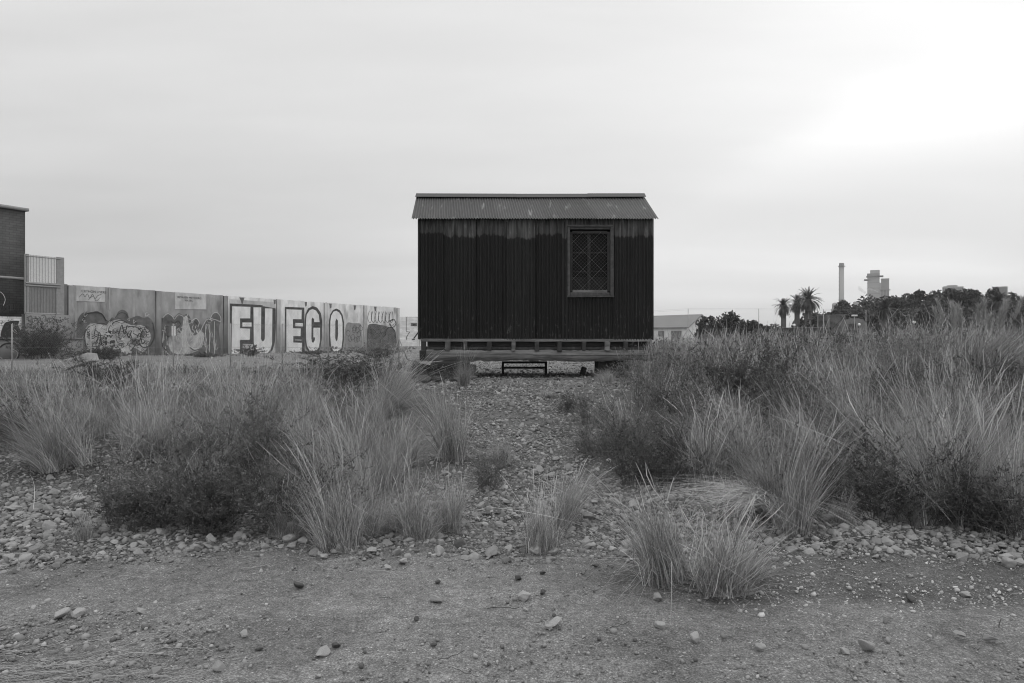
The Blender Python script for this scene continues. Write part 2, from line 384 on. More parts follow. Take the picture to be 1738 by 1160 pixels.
for px_ in (757.5, 806, 857.5, 907, 955):
    m = MB(); m.box((cx(px_)+0.03, CD-0.020, (WZ0+WZ1)/2-0.02), (0.010, 0.012, WZ1-WZ0-0.10), jit=0.003); cabpart(m.build('seam_shade', M_dark))  # black strip stands in for the shaded gap between sheets
DEP = 2.2
ridge_y, ridge_z = CD+1.1, cz(333, CD+1.1)
# back wall
corr_sheet('wall_sheet', WX0, WX1, CD+DEP, WZ0, WZ1, 1.0)
# gable walls: polygons with the pitch of the roof, ribbed
for xg, sgn in ((WX0, -1), (WX1, 1)):
    n = int(DEP/PITCH*6); Y = np.linspace(CD+0.012, CD+DEP-0.012, n)
    top = WZ1+(ridge_z-WZ1-0.05)*(1-np.abs(Y-ridge_y)/1.1)
    prof = sgn*AMP*np.sin(Y/PITCH*6.2832)
    V = np.concatenate([np.stack([xg+prof, Y, np.full(n, WZ0)], -1), np.stack([xg+prof, Y, top], -1)])
    i = np.arange(2*n).reshape(2, n); fs = np.stack([i[0,:-1], i[0,1:], i[1,1:], i[1,:-1]], -1)
    cabpart(np_mesh('gable_wall', V, fs, M_wall, np.ones(2*n), smooth=True))
# roof: four sheets a side, each with its own slight skew
def roof_sheet(e0, e1, r0, r1, front, tonev, lift):
    n = int((e1-e0)/PITCH*6); T = np.linspace(0, 1, n)
    E = e0+(e1-e0)*T; Rg = r0+(r1-r0)*T
    prof = 0.0125*np.sin(E/PITCH*6.2832)
    ye = CD-0.13 if front else CD+DEP+0.13; ze = cz(371.5, CD-0.13)
    rows = []
    for f in np.linspace(0, 1, 5):
        X = E+(Rg-E)*f; Yv = ye+(ridge_y-ye)*f; Z = ze+(ridge_z-ze)*f
        sag = -0.012*math.sin(f*3.14)*np.sin(T*3)
        rows.append(np.stack([X, np.full(n, Yv)-0.5*prof*(1 if front else -1), Z+0.85*prof+sag+lift+(0.002*np.sin(E*7) if f == 0 else 0)], -1))
    V = np.concatenate(rows); i = np.arange(5*n).reshape(5, n)
    fs = np.stack([i[:-1,:-1], i[:-1,1:], i[1:,1:], i[1:,:-1]], -1).reshape(-1, 4)
    cabpart(np_mesh('roof_sheet', V, fs, M_roof, np.full(len(V), tonev), smooth=True))
def eX(px): return cx(px, CD-0.13)
def rX(px): return cx(px, ridge_y)
cuts = [(699, 707.5), (766, 763), (845, 838), (931, 915), (1012, 985), (1117, 1092)]
rt = [0.92, 0.84, 1.0, 0.9, 1.12]
for fr in (True, False):
    for i in range(5):
        roof_sheet(eX(cuts[i][0])-0.01, eX(cuts[i+1][0])+0.01, rX(cuts[i][1])-0.01, rX(cuts[i+1][1])+0.01, fr, rt[i], 0.004*(i % 2))
# ridge cap in three lapped lengths
for a, b, dz in ((706.5, 876, 0.046), (870, 1003, 0.036), (997, 1094, 0.045)):
    x0, x1 = rX(a), rX(b); m = MB()
    za = ridge_z+dz+0.012; hw = 0.17; drop = 0.105
    m.prism([(x0, ridge_y-hw, za-drop), (x0, ridge_y, za), (x0, ridge_y+hw, za-drop), (x0, ridge_y+hw, za-drop-0.006), (x0, ridge_y, za-0.008), (x0, ridge_y-hw, za-drop-0.006)], (x1-x0, 0, -0.008 if a < 800 else 0.002))
    cabpart(m.build('ridge_cap', M_ridge))
# corner trims
for xg in (WX0-0.006, WX1+0.006):
    m = MB(); m.box((xg, CD+0.02, (WZ0+WZ1)/2), (0.028, 0.07, WZ1-WZ0-0.02)); cabpart(m.build('corner_trim', M_dsteel))
# window: outer casing boards, inner sash, panes, wire lattice
wf = empty('window', (0, 0, 0), None, None); del_lab = [wf.pop(k, None) for k in ('label', 'category')]
wf.parent = cab; wf.matrix_parent_inverse = CW
def board(name, x0, x1, z0, z1, y, dep, mat=M_frame, par=None, jit=0.003, bev=0.002):
    m = MB(); m.box(((x0+x1)/2, y, (z0+z1)/2), (x1-x0, dep, z1-z0), jit=jit)
    o = m.build(name, mat, bevel=bev); o.parent = par or wf; return o
cw = 0.062
a0, a1, b0, b1 = WINX0, WINX1, WINZ0, WINZ1
board('casing_board', a0, a0+cw*0.75, b0, b1, CD-0.03, 0.045)
board('casing_board', a1-cw, a1, b0, b1, CD-0.03, 0.045)
board('casing_board', a0-0.01, a1+0.006, b1+0.001, b1+cw*0.6, CD-0.034, 0.05)
board('casing_board', a0-0.005, a1+0.008, b0-cw*0.55, b0-0.001, CD-0.036, 0.05)
board('casing_board', a0+cw*0.9, a1-cw-0.012, b1-0.045, b1-0.004, CD-0.012, 0.04, M_frame)
board('casing_board', a0+cw*0.9, a1-cw-0.012, b0+0.004, b0+0.06, CD-0.012, 0.04, M_frame)
i0, i1, k0, k1 = cx(970.5), cx(1032), cz(495), cz(394)
board('sash', i0-0.035, i0+0.012, k0, k1, CD+0.02, 0.05, M_wood2)
board('sash', i1-0.012, i1+0.055, k0, k1, CD+0.02, 0.05, M_wood2)
board('sash', i0+0.014, i1-0.014, k1-0.03, k1+0.02, CD+0.021, 0.05, M_wood2)
board('sash', i0+0.014, i1-0.014, k0-0.02, k0+0.03, CD+0.021, 0.05, M_wood)
board('mullion', cx(997.5), cx(1002.5), k0+0.03, k1-0.03, CD+0.055, 0.03, M_wood2)
for yy in (428.5, 461):
    board('glazing_bar', i0+0.015, i1-0.015, cz(yy+1), cz(yy-1), CD+0.08, 0.02, M_wood2)
board('pane', i0+0.01, i1-0.01, k0, k1, CD+0.1, 0.006, M_glass, jit=0, bev=0)
board('blind', i0+0.01, i1-0.01, k0, cz(470), CD+0.087, 0.004, material('dusty curtain', 0.018, var=0.6, scale=14), jit=0, bev=0)
m = MB(); stp = 0.070
def clipseg(p, d):
    pts = []
    for t0_ in [((i0-p[0])/d[0]), ((i1-p[0])/d[0]), ((k0-p[1])/d[1]), ((k1-p[1])/d[1])]:
        q = (p[0]+d[0]*t0_, p[1]+d[1]*t0_)
        if i0-1e-6 <= q[0] <= i1+1e-6 and k0-1e-6 <= q[1] <= k1+1e-6: pts.append(q)
    pts.sort(); return (pts[0], pts[-1]) if len(pts) >= 2 and pts[-1][0]-pts[0][0] > 0.02 else None
m1, m2_ = MB(), MB()
for k in range(-14, 26):
    for sg in (1, -1):
        c = clipseg((i0+k*stp, k0 if sg > 0 else k1), (1, sg*1.02))
        if c:
            thick = (k*7+sg) % 5 == 0
            (m1 if thick else m2_).tube((c[0][0], CD-0.004*sg, c[0][1]), (c[1][0], CD-0.004*sg, c[1][1]), 0.0020 if thick else 0.0014, n=5)
o = m1.build('bright_wire', material('bare wire', 0.16, rough=0.5, var=0.3)); o.parent = wf
o = m2_.build('lattice_wire', material('dull wire', 0.075, rough=0.6, var=0.5)); o.parent = wf
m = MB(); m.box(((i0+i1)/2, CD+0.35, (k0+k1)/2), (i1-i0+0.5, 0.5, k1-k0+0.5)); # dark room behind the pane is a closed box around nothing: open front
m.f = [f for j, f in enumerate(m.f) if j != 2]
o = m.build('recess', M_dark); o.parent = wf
# floor of the cabin: sill plate, joist ends, rim board, long beam
def cboard(name, x0, x1, z0, z1, y, dep, mat, jit=0.004, bev=0.004):
    m = MB()
    n = max(1, int((x1-x0)/0.35))
    m.box(((x0+x1)/2, y, (z0+z1)/2), (x1-x0, dep, z1-z0), jit=jit)
    return cabpart(m.build(name, mat, bevel=bev))
cboard('sill_plate', cx(714), cx(1106), cz(580), cz(575.5), CD+0.02, 0.09, M_wood)
cboard('rim_board', cx(724), cx(1104), cz(588.3), cz(580.2), CD+0.14, 0.05, M_wood2)
cboard('floor_board', cx(723), cx(1105), cz(594), cz(588.8), CD+0.10, 0.06, M_frame)
cboard('corner_post', cx(715), cx(723), cz(595.5), cz(580), CD+0.02, 0.10, M_wood2)
for px in (760.5, 790, 830.5, 871.5, 911, 949, 991, 1030, 1061, 1101):
    w_ = random.uniform(3.2, 4.2)
    cboard('joist', cx(px-w_), cx(px+w_), cz(random.uniform(594.5, 597)), cz(580), CD-0.01, 0.12, random.choice([M_wood, M_wood2, M_wood3]), jit=0.014, bev=0.008)
# the long beam, rough-sawn: a box cut in lengths with a wavering edge
nb = 60; bx = np.linspace(cx(716), cx(1108), nb); top = cz(594.6)+0.004*np.sin(bx*4)+rng.normal(0, 0.005, nb); bot = cz(613)+0.008*np.sin(bx*3+1)+rng.normal(0, 0.008, nb)
V = np.concatenate([np.stack([bx, np.full(nb, yv), zv], -1) for yv, zv in ((CD-0.055, bot), (CD-0.05, top), (CD+0.12, top), (CD+0.12, bot))])
i = np.arange(4*nb).reshape(4, nb); fl = []
for a in range(4): b = (a+1) % 4; fl.append(np.stack([i[a,:-1], i[a,1:], i[b,1:], i[b,:-1]], -1))
fl.append(i[:,0][None]); fl.append(i[:,-1][None,::-1])
cabpart(np_mesh('beam', V, np.concatenate(fl), M_wood))
for xa, xb, zr_ in ((716, 905, 600.8), (905, 1108, 603.5), (1040, 1108, 609.5)): cboard('beam_crack', cx(xa), cx(xb), cz(zr_+0.35), cz(zr_), CD-0.054, 0.006, M_dark, jit=0.002, bev=0)
cboard('beam', cx(716), cx(1106), cz(613), cz(595), CD+DEP-0.1, 0.17, M_wood2)
cboard('floor_deck', WX0+0.05, WX1-0.05, cz(594), cz(589), CD+DEP/2+0.1, DEP-0.25, M_wood2)
cboard('beam_end', cx(713), cx(722), cz(612), cz(595.5), CD-0.02, 0.16, M_wood2, jit=0.02, bev=0.01)

# steel trestle under the cabin
gzc = lambda x, y: float(gz(x, y))
tr = empty('steel_trestle', (cx(890), 14.6, gzc(0.3, 14.6)), 'low black steel trestle with two rails under the middle of the cabin', 'trestle')
TW = Matrix.Translation(-tr.location); D_ = 14.55
def trp(name, m): o = m.build(name, M_dsteel); o.parent = tr; o.matrix_parent_inverse = TW
for px in (853.5, 926.5):
    m = MB(); m.box((cx(px, D_), D_, (cz(613.6, D_)+gzc(0, D_)-0.03)/2), (0.05, 0.06, cz(613.6, D_)-gzc(0, D_)+0.03)); trp('leg', m)
for y0, y1 in ((613.6, 617.3), (622.6, 626.2)):
    m = MB(); m.box((cx(890, D_), D_-0.002, cz((y0+y1)/2, D_)), (cx(926, D_)-cx(854, D_), 0.05, (y1-y0)/F*D_)); trp('rail', m)

# ------------------------------------------------------------------ rock meshes
def ico(sub):
    t = (1+5**.5)/2
    v = np.array([(-1,t,0),(1,t,0),(-1,-t,0),(1,-t,0),(0,-1,t),(0,1,t),(0,-1,-t),(0,1,-t),(t,0,-1),(t,0,1),(-t,0,-1),(-t,0,1)], float)
    f = [(0,11,5),(0,5,1),(0,1,7),(0,7,10),(0,10,11),(1,5,9),(5,11,4),(11,10,2),(10,7,6),(7,1,8),(3,9,4),(3,4,2),(3,2,6),(3,6,8),(3,8,9),(4,9,5),(2,4,11),(6,2,10),(8,6,7),(9,8,1)]
    v = list(v/np.linalg.norm(v[0]))
    for _ in range(sub):
        mid = {}; nf = []
        def md(a, b):
            k = (min(a, b), max(a, b))
            if k not in mid: q = v[a]+v[b]; v.append(q/np.linalg.norm(q)); mid[k] = len(v)-1
            return mid[k]
        for a, b, c in f:
            ab, bc, ca = md(a, b), md(b, c), md(c, a); nf += [(a,ab,ca),(b,bc,ab),(c,ca,bc),(ab,bc,ca)]
        f = nf
    return np.array(v), np.array(f, dtype=np.int32)
ICO = [ico(k) for k in range(4)]
def rock_shape(sub, seed, rough=1.0):
    """angular pebble: sphere cut by random planes, then squashed"""
    r = np.random.default_rng(seed); v, f = ICO[sub]; v = v.copy()
    for _ in range(int(14*rough)+4):
        d = r.normal(size=3); d /= np.linalg.norm(d); h = r.uniform(0.42, 0.85)
        e = v@d; v -= np.outer(np.maximum(e-h, 0)*0.92, d)
    ph = r.uniform(0, 6, 3)
    v *= (1+0.03*np.sin(v[:,[1]]*5+ph[0])+0.04*np.sin(v[:,[0]]*7+ph[1])+0.03*np.sin(v[:,[2]]*9+ph[2]))
    v *= np.array([1, r.uniform(0.62, 0.95), r.uniform(0.45, 0.75)])
    return v/np.abs(v).max(), f
M_stone = material('limestone cobble', 0.29, var=0.35, scale=28, bump=0.003, bscale=60, tone=True, obj_rand=0.22, spec=0.1)
def rotm(n, r, tilt=0.35):
    a = r.uniform(0, 6.283, n); b = r.normal(0, tilt, n); c = r.normal(0, tilt, n)
    ca, sa, cb, sb, cc, sc_ = np.cos(a), np.sin(a), np.cos(b), np.sin(b), np.cos(c), np.sin(c)
    Rz = np.zeros((n,3,3)); Rz[:,0,0]=ca; Rz[:,0,1]=-sa; Rz[:,1,0]=sa; Rz[:,1,1]=ca; Rz[:,2,2]=1
    Rx = np.zeros((n,3,3)); Rx[:,0,0]=1; Rx[:,1,1]=cb; Rx[:,1,2]=-sb; Rx[:,2,1]=sb; Rx[:,2,2]=cb
    Ry = np.zeros((n,3,3)); Ry[:,1,1]=1; Ry[:,0,0]=cc; Ry[:,0,2]=sc_; Ry[:,2,0]=-sc_; Ry[:,2,2]=cc
    return Rz@Rx@Ry
def scatter_rocks(pos, size, tonev, sub, shapes, r):
    """returns V, F, T for merged rocks"""
    Vs, Fs, Ts = [], [], []; base = 0
    kind = r.integers(0, len(shapes), len(pos)); Rm = rotm(len(pos), r)
    for k, (v, f) in enumerate(shapes):
        s = np.where(kind == k)[0]
        if not len(s): continue
        VV = np.einsum('nij,vj->nvi', Rm[s], v)*size[s][:,None,None]*0.5+pos[s][:,None,:]
        FF = f[None]+(np.arange(len(s))*len(v))[:,None,None]+base
        Vs.append(VV.reshape(-1, 3)); Fs.append(FF.reshape(-1, 3)); Ts.append(np.repeat(tonev[s], len(v))); base += len(s)*len(v)
    return np.concatenate(Vs), np.concatenate(Fs), np.concatenate(Ts)
r1 = np.random.default_rng(5)
# candidates for cobbles
n = 105000
X = r1.uniform(-5.6, 5.6, n); Y = 4.0+8.2*r1.random(n)**1.25
patch = np.where(Y < 6.0, 1.0, np.clip(0.95+0.6*nz(X, Y, 2.6), 0.30, 1.0))
keep = (r1.random(n) < stonyness(X, Y)**1.3*(1.0-0.35*S((Y-8)/3))*patch) & (np.abs(X/Y) < 0.8)
X, Y = X[keep], Y[keep]; n = len(X)
sz = np.clip(r1.lognormal(math.log(0.0275), 0.48, n), 0.010, 0.11)
sz *= 1+0.32*S((-X-2.2)/2.0)*(Y < 6)+0.08*S((X-1.8)/0.8)*(Y < 6)
Z = gz(X, Y)+sz*(-0.06+0.30*r1.random(n)); tn = np.clip(r1.normal(0.90, 0.26, n), 0.4, 1.7)
prio = sz/Y; big = np.argsort(-prio)[:250]; rest = np.setdiff1d(np.arange(n), big)
shp2 = [rock_shape(2, 100+k) for k in range(9)]; shp1 = [rock_shape(1, 200+k) for k in range(8)]; shp0 = [rock_shape(1, 300+k) for k in range(6)]
g_ = rest[sz[rest]/Y[rest] > 0.0075]; h_ = np.setdiff1d(rest, g_)
pos = np.stack([X, Y, Z], -1)
va, fa, ta = scatter_rocks(pos[g_], sz[g_], tn[g_], 2, shp2, r1)
vb, fb, tb = scatter_rocks(pos[h_], sz[h_], tn[h_], 1, shp1, r1)
gr = np_mesh('gravel', np.concatenate([va, vb]), np.concatenate([fa, fb+len(va)]), M_stone, np.concatenate([ta, tb]))
tag(gr, 'pale cobbles and gravel spread over the bank between the plants', 'gravel', kind='stuff')
# individual cobbles: shared meshes, one object each
proto = []
for k in range(9):
    v, f = rock_shape(3, 100+k); e = v*0.5
    e = e*(1+0.03*np.sin(e[:,[0]]*31+k)*np.sin(e[:,[1]]*27+k))
    o = np_mesh('cobble', e, f, M_stone, np.ones(len(v)), smooth=False); proto.append(o)
def cob_group(x, y):
    if y-float(track_edge(np.array(x))) < 1.3 and x < -2.0: return ('angular grey cobble in the bank of stones at the left edge of the track', 'cobbles of the left bank')
    if x > 2.2 and y < 6.4: return ('pale cobble in the strip of stones below the dark bushes on the right', 'cobbles of the right strip')
    if x < -2.6: return ('grey stone on the bare stony mound at the far left', 'stones of the left mound')
    if y < 6.4: return ('pale cobble at the foot of the stony path toward the cabin', 'cobbles at the foot of the path')
    return ('small pale cobble higher up the stony path in front of the cabin', 'cobbles higher up the path')
first = [True]*9
def place_rock(x, y, z, s, lab, cat, grp, dark=None, k=None, sq=(1, 1, 1), name='cobble'):
    k = int(r1.integers(0, 9)) if k is None else k
    if first[k]: o = proto[k]; first[k] = False
    else: o = proto[k].copy(); COL.objects.link(o)
    o.name = name
    o.location = (x, y, z); o.scale = (s*sq[0], s*sq[1], s*sq[2]); o.rotation_euler = (r1.normal(0, .3), r1.normal(0, .3), r1.uniform(0, 6.28))
    for kk in ('label', 'category', 'group'):
        if kk in o: del o[kk]
    return tag(o, lab, cat, grp)
for i in big:
    lab, grp = cob_group(X[i], Y[i]); place_rock(X[i], Y[i], Z[i], sz[i]*1.08, lab, 'stone', grp)
# lone stones on the track, each told apart
M_stone_w = material('white limestone', 0.36, var=0.35, scale=22, bump=0.003, bscale=60, tone=True, spec=0.1)
M_stone_d = material('dark stone', 0.10, var=0.35, scale=25, bump=0.003, bscale=60, tone=True, spec=0.1)
lone = [  # px, py of its foot, width px, dark?, label
 (891,1024,26,0,'round two-toned stone alone on the middle of the track'),
 (944,1070,30,0,'knobbly pale stone at the centre of a small cluster on the track'),
 (930,1072,15,0,'small pale stone touching the left side of the knobbly stone'),
 (941,1050,12,1,'tiny dark stone just behind the knobbly pale stone'),
 (893,1042,11,0,'little white stone just below the round two-toned stone'),
 (922,1012,16,1,'flat brown stone right of the round two-toned stone'),
 (879,990,20,1,'dark stone under the narrow grass tuft in the middle'),
 (921,978,15,1,'dark wedge stone right of a group of pale stones'),
 (740,1027,24,0,'smooth grey cobble pressed into the track left of the middle'),
 (743,995,17,1,'flat brownish stone behind the smooth grey cobble'),
 (684,962,20,0,'pale lumpy stone at the back of the track under the pale tufts'),
 (660,970,15,0,'half buried stone just left of the pale lumpy stone'),
 (631,944,22,0,'white angular stone at the foot of the rounded grass tuft'),
 (549,952,17,0,'upright white stone at the track edge, left of the white angular stone'),
 (448,935,17,0,'white stone below the darkest bush'),
 (238,1046,19,0,'bright oval pebble lying alone on the left half of the track'),
 (414,1086,16,0,'small bright pebble with a pointed left end, left of the black stones'),
 (440,1108,15,1,'round black stone near the bottom left of the track'),
 (570,1106,22,1,'black wedge stone leaning beside a white chip'),
 (549,1120,26,0,'white flat stone with a dark underside below the black wedge stone'),
 (736,1104,16,1,'dark stone with a straw across it at the bottom of the track'),
 (706,1058,13,1,'small dark clod below the smooth grey cobble'),
 (1119,1070,20,0,'pointed white stone on the track below the two right tufts'),
 (1181,1092,21,0,'white lozenge stone right of the pointed white stone'),
 (1290,1107,18,0,'half pale half dark stone near the bottom right of centre'),
 (1116,1023,20,0,'grey rounded stone at the foot of the right pair of tufts'),
 (1474,1113,32,0,'large rough grey stone near the bottom right'),
 (1632,1087,22,0,'smooth round grey cobble on the right of the track'),
 (1678,1097,26,0,'angular grey cobble right of the smooth round one'),
 (1435,1115,18,0,'flat white pebble just left of the large rough grey stone'),
 (1471,1131,13,1,'small brown stone below the large rough grey stone'),
 (1709,957,25,0,'pale flat stone at the right end of the strip of cobbles'),
 (1729,962,20,0,'rounded pale stone at the right picture edge beside the flat one'),
 (1640,1018,18,0,'long pale stone in the gravelly patch on the right'),
 (372,1145,24,0,'grey oval stone among straw near the bottom left'),
 (266,1152,26,0,'brown oval stone half buried at the bottom left'),
 (505,1004,24,1,'dark flat stone in front of the rounded grass tuft'),
 (1546,1025,24,1,'flat brown slab stone in the dark gravel on the right'),
 (910,945,26,0,'broad pale stone at the foot of the narrow middle tuft'),
 (780,935,26,1,'dark flat stone at the left foot of the stony path'),
 (1060,948,24,0,'grey stone on the dark damp soil beside the right pair of tufts'),
 (1012,966,14,1,'black curled scrap of stone left of the right pair of tufts'),
 (990,1086,9,0,'tiny white chip right of the knobbly stone'),
 (125,1138,22,0,'pale flat stone lying in the straw at the bottom left corner'),
 (103,1058,34,0,'long pale flat stone in the small stone row on the left'),
 (130,1052,26,0,'pale stone at the right end of the small stone row on the left'),
]
dk = []
for px, py, wp, d, lab in lone:
    p = at(px, py-wp*0.18); s = wp/F*p.y
    o = place_rock(p.x, p.y, p.z+s*0.24, s*(0.9 if d else 1.12), lab, 'stone', None, name='stone')
    if d: o.scale = (o.scale[0]*1.15, o.scale[1]*0.9, o.scale[2]*0.75)
    if d or any(w_ in lab for w_ in ('pale', 'white', 'bright', 'two-toned')):
        me = o.data.copy(); me.materials.clear(); me.materials.append(M_stone_d if d else M_stone_w); o.data = me
# pebbles and grit on the track
n = 70000
X = r1.uniform(-4.8, 4.8, n); Y = 2.7+5.8*r1.random(n)**1.25
dn = np.clip(0.25+0.45*nz(X, Y, 2.2), 0.04, 1)
dn = np.maximum(dn, 0.75*S((X-0.6)/0.8)*np.exp(-((Y-4.2)/0.45)**2)*np.clip(0.7+0.8*nz(X, Y, 5), 0, 1)); dn = np.maximum(dn, 0.9*S((-X-0.9)/1.0)*(1-S((Y-3.7)/0.4))); dn = np.maximum(dn, 0.8*S((X-0.9)/0.8)*np.exp(-((Y-4.1+0.05*X)/0.3)**2))
dn = np.where(Y > 4.6, 0.8*S((Y-4.35)/0.35)*np.clip(stonyness(X, Y)+0.15, 0, 1), np.maximum(dn, S((Y-4.35)/0.35)))
k = r1.random(n) < dn*0.9; X, Y = X[k], Y[k]; n = len(X)
sp = np.clip(r1.lognormal(math.log(0.0105), 0.5, n), 0.005, 0.040); sp *= 1+0.5*S((-X-1.2)/1.0)*(Y < 3.6)
tn = np.clip(r1.normal(1.0, 0.28, n), 0.4, 2.0)
tn = tn*(1+0.6*S((X-0.7)/1.0)*(Y < 4.8)*(Y > 3.7))
va, fa, ta = scatter_rocks(np.stack([X, Y, gz(X, Y)+sp*0.15], -1), sp, tn, 0, [rock_shape(0, 400+k) for k in range(8)], r1)
n2_ = 16000; X2 = r1.uniform(-7, 5, n2_); Y2 = 10.5+16*r1.random(n2_)**1.4; s2 = np.clip(r1.lognormal(math.log(0.03), 0.5, n2_), 0.012, 0.10)
vb, fb, tb = scatter_rocks(np.stack([X2, Y2, gz(X2, Y2)+s2*0.1], -1), s2, np.clip(r1.normal(0.85, 0.35, n2_), 0.25, 1.6), 0, [rock_shape(0, 400+k) for k in range(8)], r1)
pb = np_mesh('pebbles', np.concatenate([va, vb]), np.concatenate([fa, fb+len(va)]), M_stone, np.concatenate([ta, tb]))
tag(pb, 'fine pebbles and grit scattered over the earth track', 'pebbles', kind='stuff')

# ------------------------------------------------------------------ grasses and weeds
M_grass = material('dry grass', 0.34, rough=0.75, var=0.15, scale=3, tone=True, translucent=0.15, spec=0.2)
M_leaf = material('dusty leaves', 0.120, rough=0.7, var=0.25, scale=6, tone=True, translucent=0.2, spec=0.25)
M_straw = material('bleached straw', 0.40, rough=0.7, var=0.2, scale=5, tone=True, spec=0.2)
def blades(P, az, h, lean, wd, tone, K=5, droop=0.0, r=None, roll=None, curl=0.9, wind=None, head=False):
    """many tapering blades as strips. all arguments arrays of length n"""
    n = len(P); t = np.linspace(0, 1, K+1)[None,:]
    cu = (np.modf(np.abs(np.sin(az*91.7+h*37.1))*977)[0]-0.5)*2*curl
    aa = az[:,None]+cu[:,None]*t; kk = 0.05*np.modf(np.abs(np.cos(az*53.3+h*11.9))*613)[0]
    hor = (lean*h)[:,None]*(0.45*t+0.55*t**2.2)
    ver = h[:,None]*(t-0.30*np.minimum(lean, 1.6)[:,None]*t**2-droop*t**3)
    C = np.zeros((n, K+1, 3)); hor = hor+(kk*h)[:,None]*np.sin(t*7+az[:,None]*3)
    C[:,:,0] = P[:,None,0]+np.cos(aa)*hor; C[:,:,1] = P[:,None,1]+np.sin(aa)*hor; C[:,:,2] = P[:,None,2]+ver
    ra = az+math.pi/2 if roll is None else roll
    if wind is not None: C[:,:,0] += wind[0]*h[:,None]*t**1.6; C[:,:,1] += wind[1]*h[:,None]*t**1.6
    kb = np.modf(np.abs(np.sin(az*17.3+h*71.7))*331)[0] < (0.10 if K <= 5 else -1)          # broken blades fold over
    kt = np.maximum(t-0.55, 0)*kb[:,None]; C[:,:,2] -= kt*h[:,None]*1.3; C[:,:,0] += kt*h[:,None]*np.cos(az*3)[:,None]*0.9; C[:,:,1] += kt*h[:,None]*np.sin(az*3)[:,None]*0.9
    s = np.stack([np.cos(ra), np.sin(ra), 0*ra], -1)
    wv = (wd[:,None]*(1-0.85*t**1.5)*0.5) if not head else wd[:,None]*0.5*(0.55+0.9*np.exp(-((t-0.86)/0.11)**2)*(t < 0.99))
    A = C-s[:,None,:]*wv[:,:,None]; B = C+s[:,None,:]*wv[:,:,None]
    V = np.stack([A, B], 2).reshape(-1, 3)
    i = (np.arange(n)*(K+1)*2)[:,None]+(np.arange(K)*2)[None,:]
    Fq = np.stack([i, i+1, i+3, i+2], -1).reshape(-1, 4)
    return V, Fq, np.repeat(tone, (K+1)*2)
def join(parts):
    Vs, Fs, Ts, b = [], [], [], 0
    for v, f, t in parts: Vs.append(v); Fs.append(f+b); Ts.append(t); b += len(v)
    return np.concatenate(Vs), np.concatenate(Fs), np.concatenate(Ts)
def tuft_parts(r, n=520, h=0.55, spread=0.5, base=0.07, wd=0.0032, stray=0.04, tone=1.0, c=(0, 0, 0), K=5, seed_heads=0):
    nb = 9 if n > 300 else 3
    ba = r.uniform(0, 6.283, nb); bl = np.abs(r.normal(0, spread*0.9, nb)); bh = r.uniform(0.55, 1.15, nb); bp = r.normal(0, base*0.75, (nb, 2)); bt = r.uniform(0.7, 1.25, nb)
    wnd = r.normal(0, 0.13, 2)
    k = r.integers(0, nb, n); rad = base*0.55*np.sqrt(r.random(n)); a = r.uniform(0, 6.283, n)
    P = np.stack([np.cos(a)*rad+bp[k,0]+c[0], np.sin(a)*rad+bp[k,1]+c[1], np.full(n, c[2]-0.01)], -1)
    hh = h*bh[k]*(0.30+0.70*r.random(n)**0.7)
    ln = bl[k]*r.uniform(0.3, 1.3, n)+np.abs(r.normal(0, spread*0.35, n)); st = r.random(n) < stray; ln[st] *= 2.4; ln = np.minimum(ln, 1.5)
    az = np.where(r.random(n) < 0.7, ba[k]+r.normal(0, 0.6, n), a)
    tn = tone*bt[k]*np.clip(r.lognormal(-0.08, 0.46, n), 0.25, 2.5)
    parts = [blades(P, az, hh, ln, r.uniform(0.6, 1.4, n)*wd, tn, K=K, roll=r.uniform(0, 6.28, n), wind=wnd)]
    m_ = int(n*0.22)                                                  # matted dead litter round the foot
    a = r.uniform(0, 6.283, m_); rd = base*1.5*np.sqrt(r.random(m_)); P = np.stack([np.cos(a)*rd+c[0], np.sin(a)*rd+c[1], np.full(m_, c[2])], -1)
    parts.append(blades(P, r.uniform(0, 6.28, m_), h*r.uniform(0.06, 0.28, m_), r.uniform(0.8, 3.0, m_), np.full(m_, wd), tone*r.uniform(0.35, 1.2, m_), K=3, roll=r.uniform(0, 6.28, m_), curl=2.0))
    if seed_heads > 8:
        m_ = 7; a = r.uniform(0, 6.283, m_); P = np.stack([np.cos(a)*base*0.5+c[0], np.sin(a)*base*0.5+c[1], np.full(m_, c[2]+0.01)], -1)
        parts.append(blades(P, a+r.normal(0, .4, m_), h*r.uniform(0.35, 0.65, m_), r.uniform(0.6, 1.3, m_), np.full(m_, wd*1.1), tone*r.uniform(1.0, 1.5, m_), K=6, roll=r.uniform(0, 6.28, m_), curl=0.3))
    if seed_heads:
        m_ = seed_heads; a = r.uniform(0, 6.283, m_)
        P = np.stack([np.cos(a)*base*0.6+c[0], np.sin(a)*base*0.6+c[1], np.full(m_, c[2])], -1)
        parts.append(blades(P, a, h*r.uniform(0.8, 1.25, m_), np.abs(r.normal(0, .28, m_)), np.full(m_, wd*(1.05 if n > 300 else 0.75)), tone*r.uniform(0.9, 1.6, m_), K=9, roll=r.uniform(0, 6.28, m_), head=True, wind=wnd))
    return parts
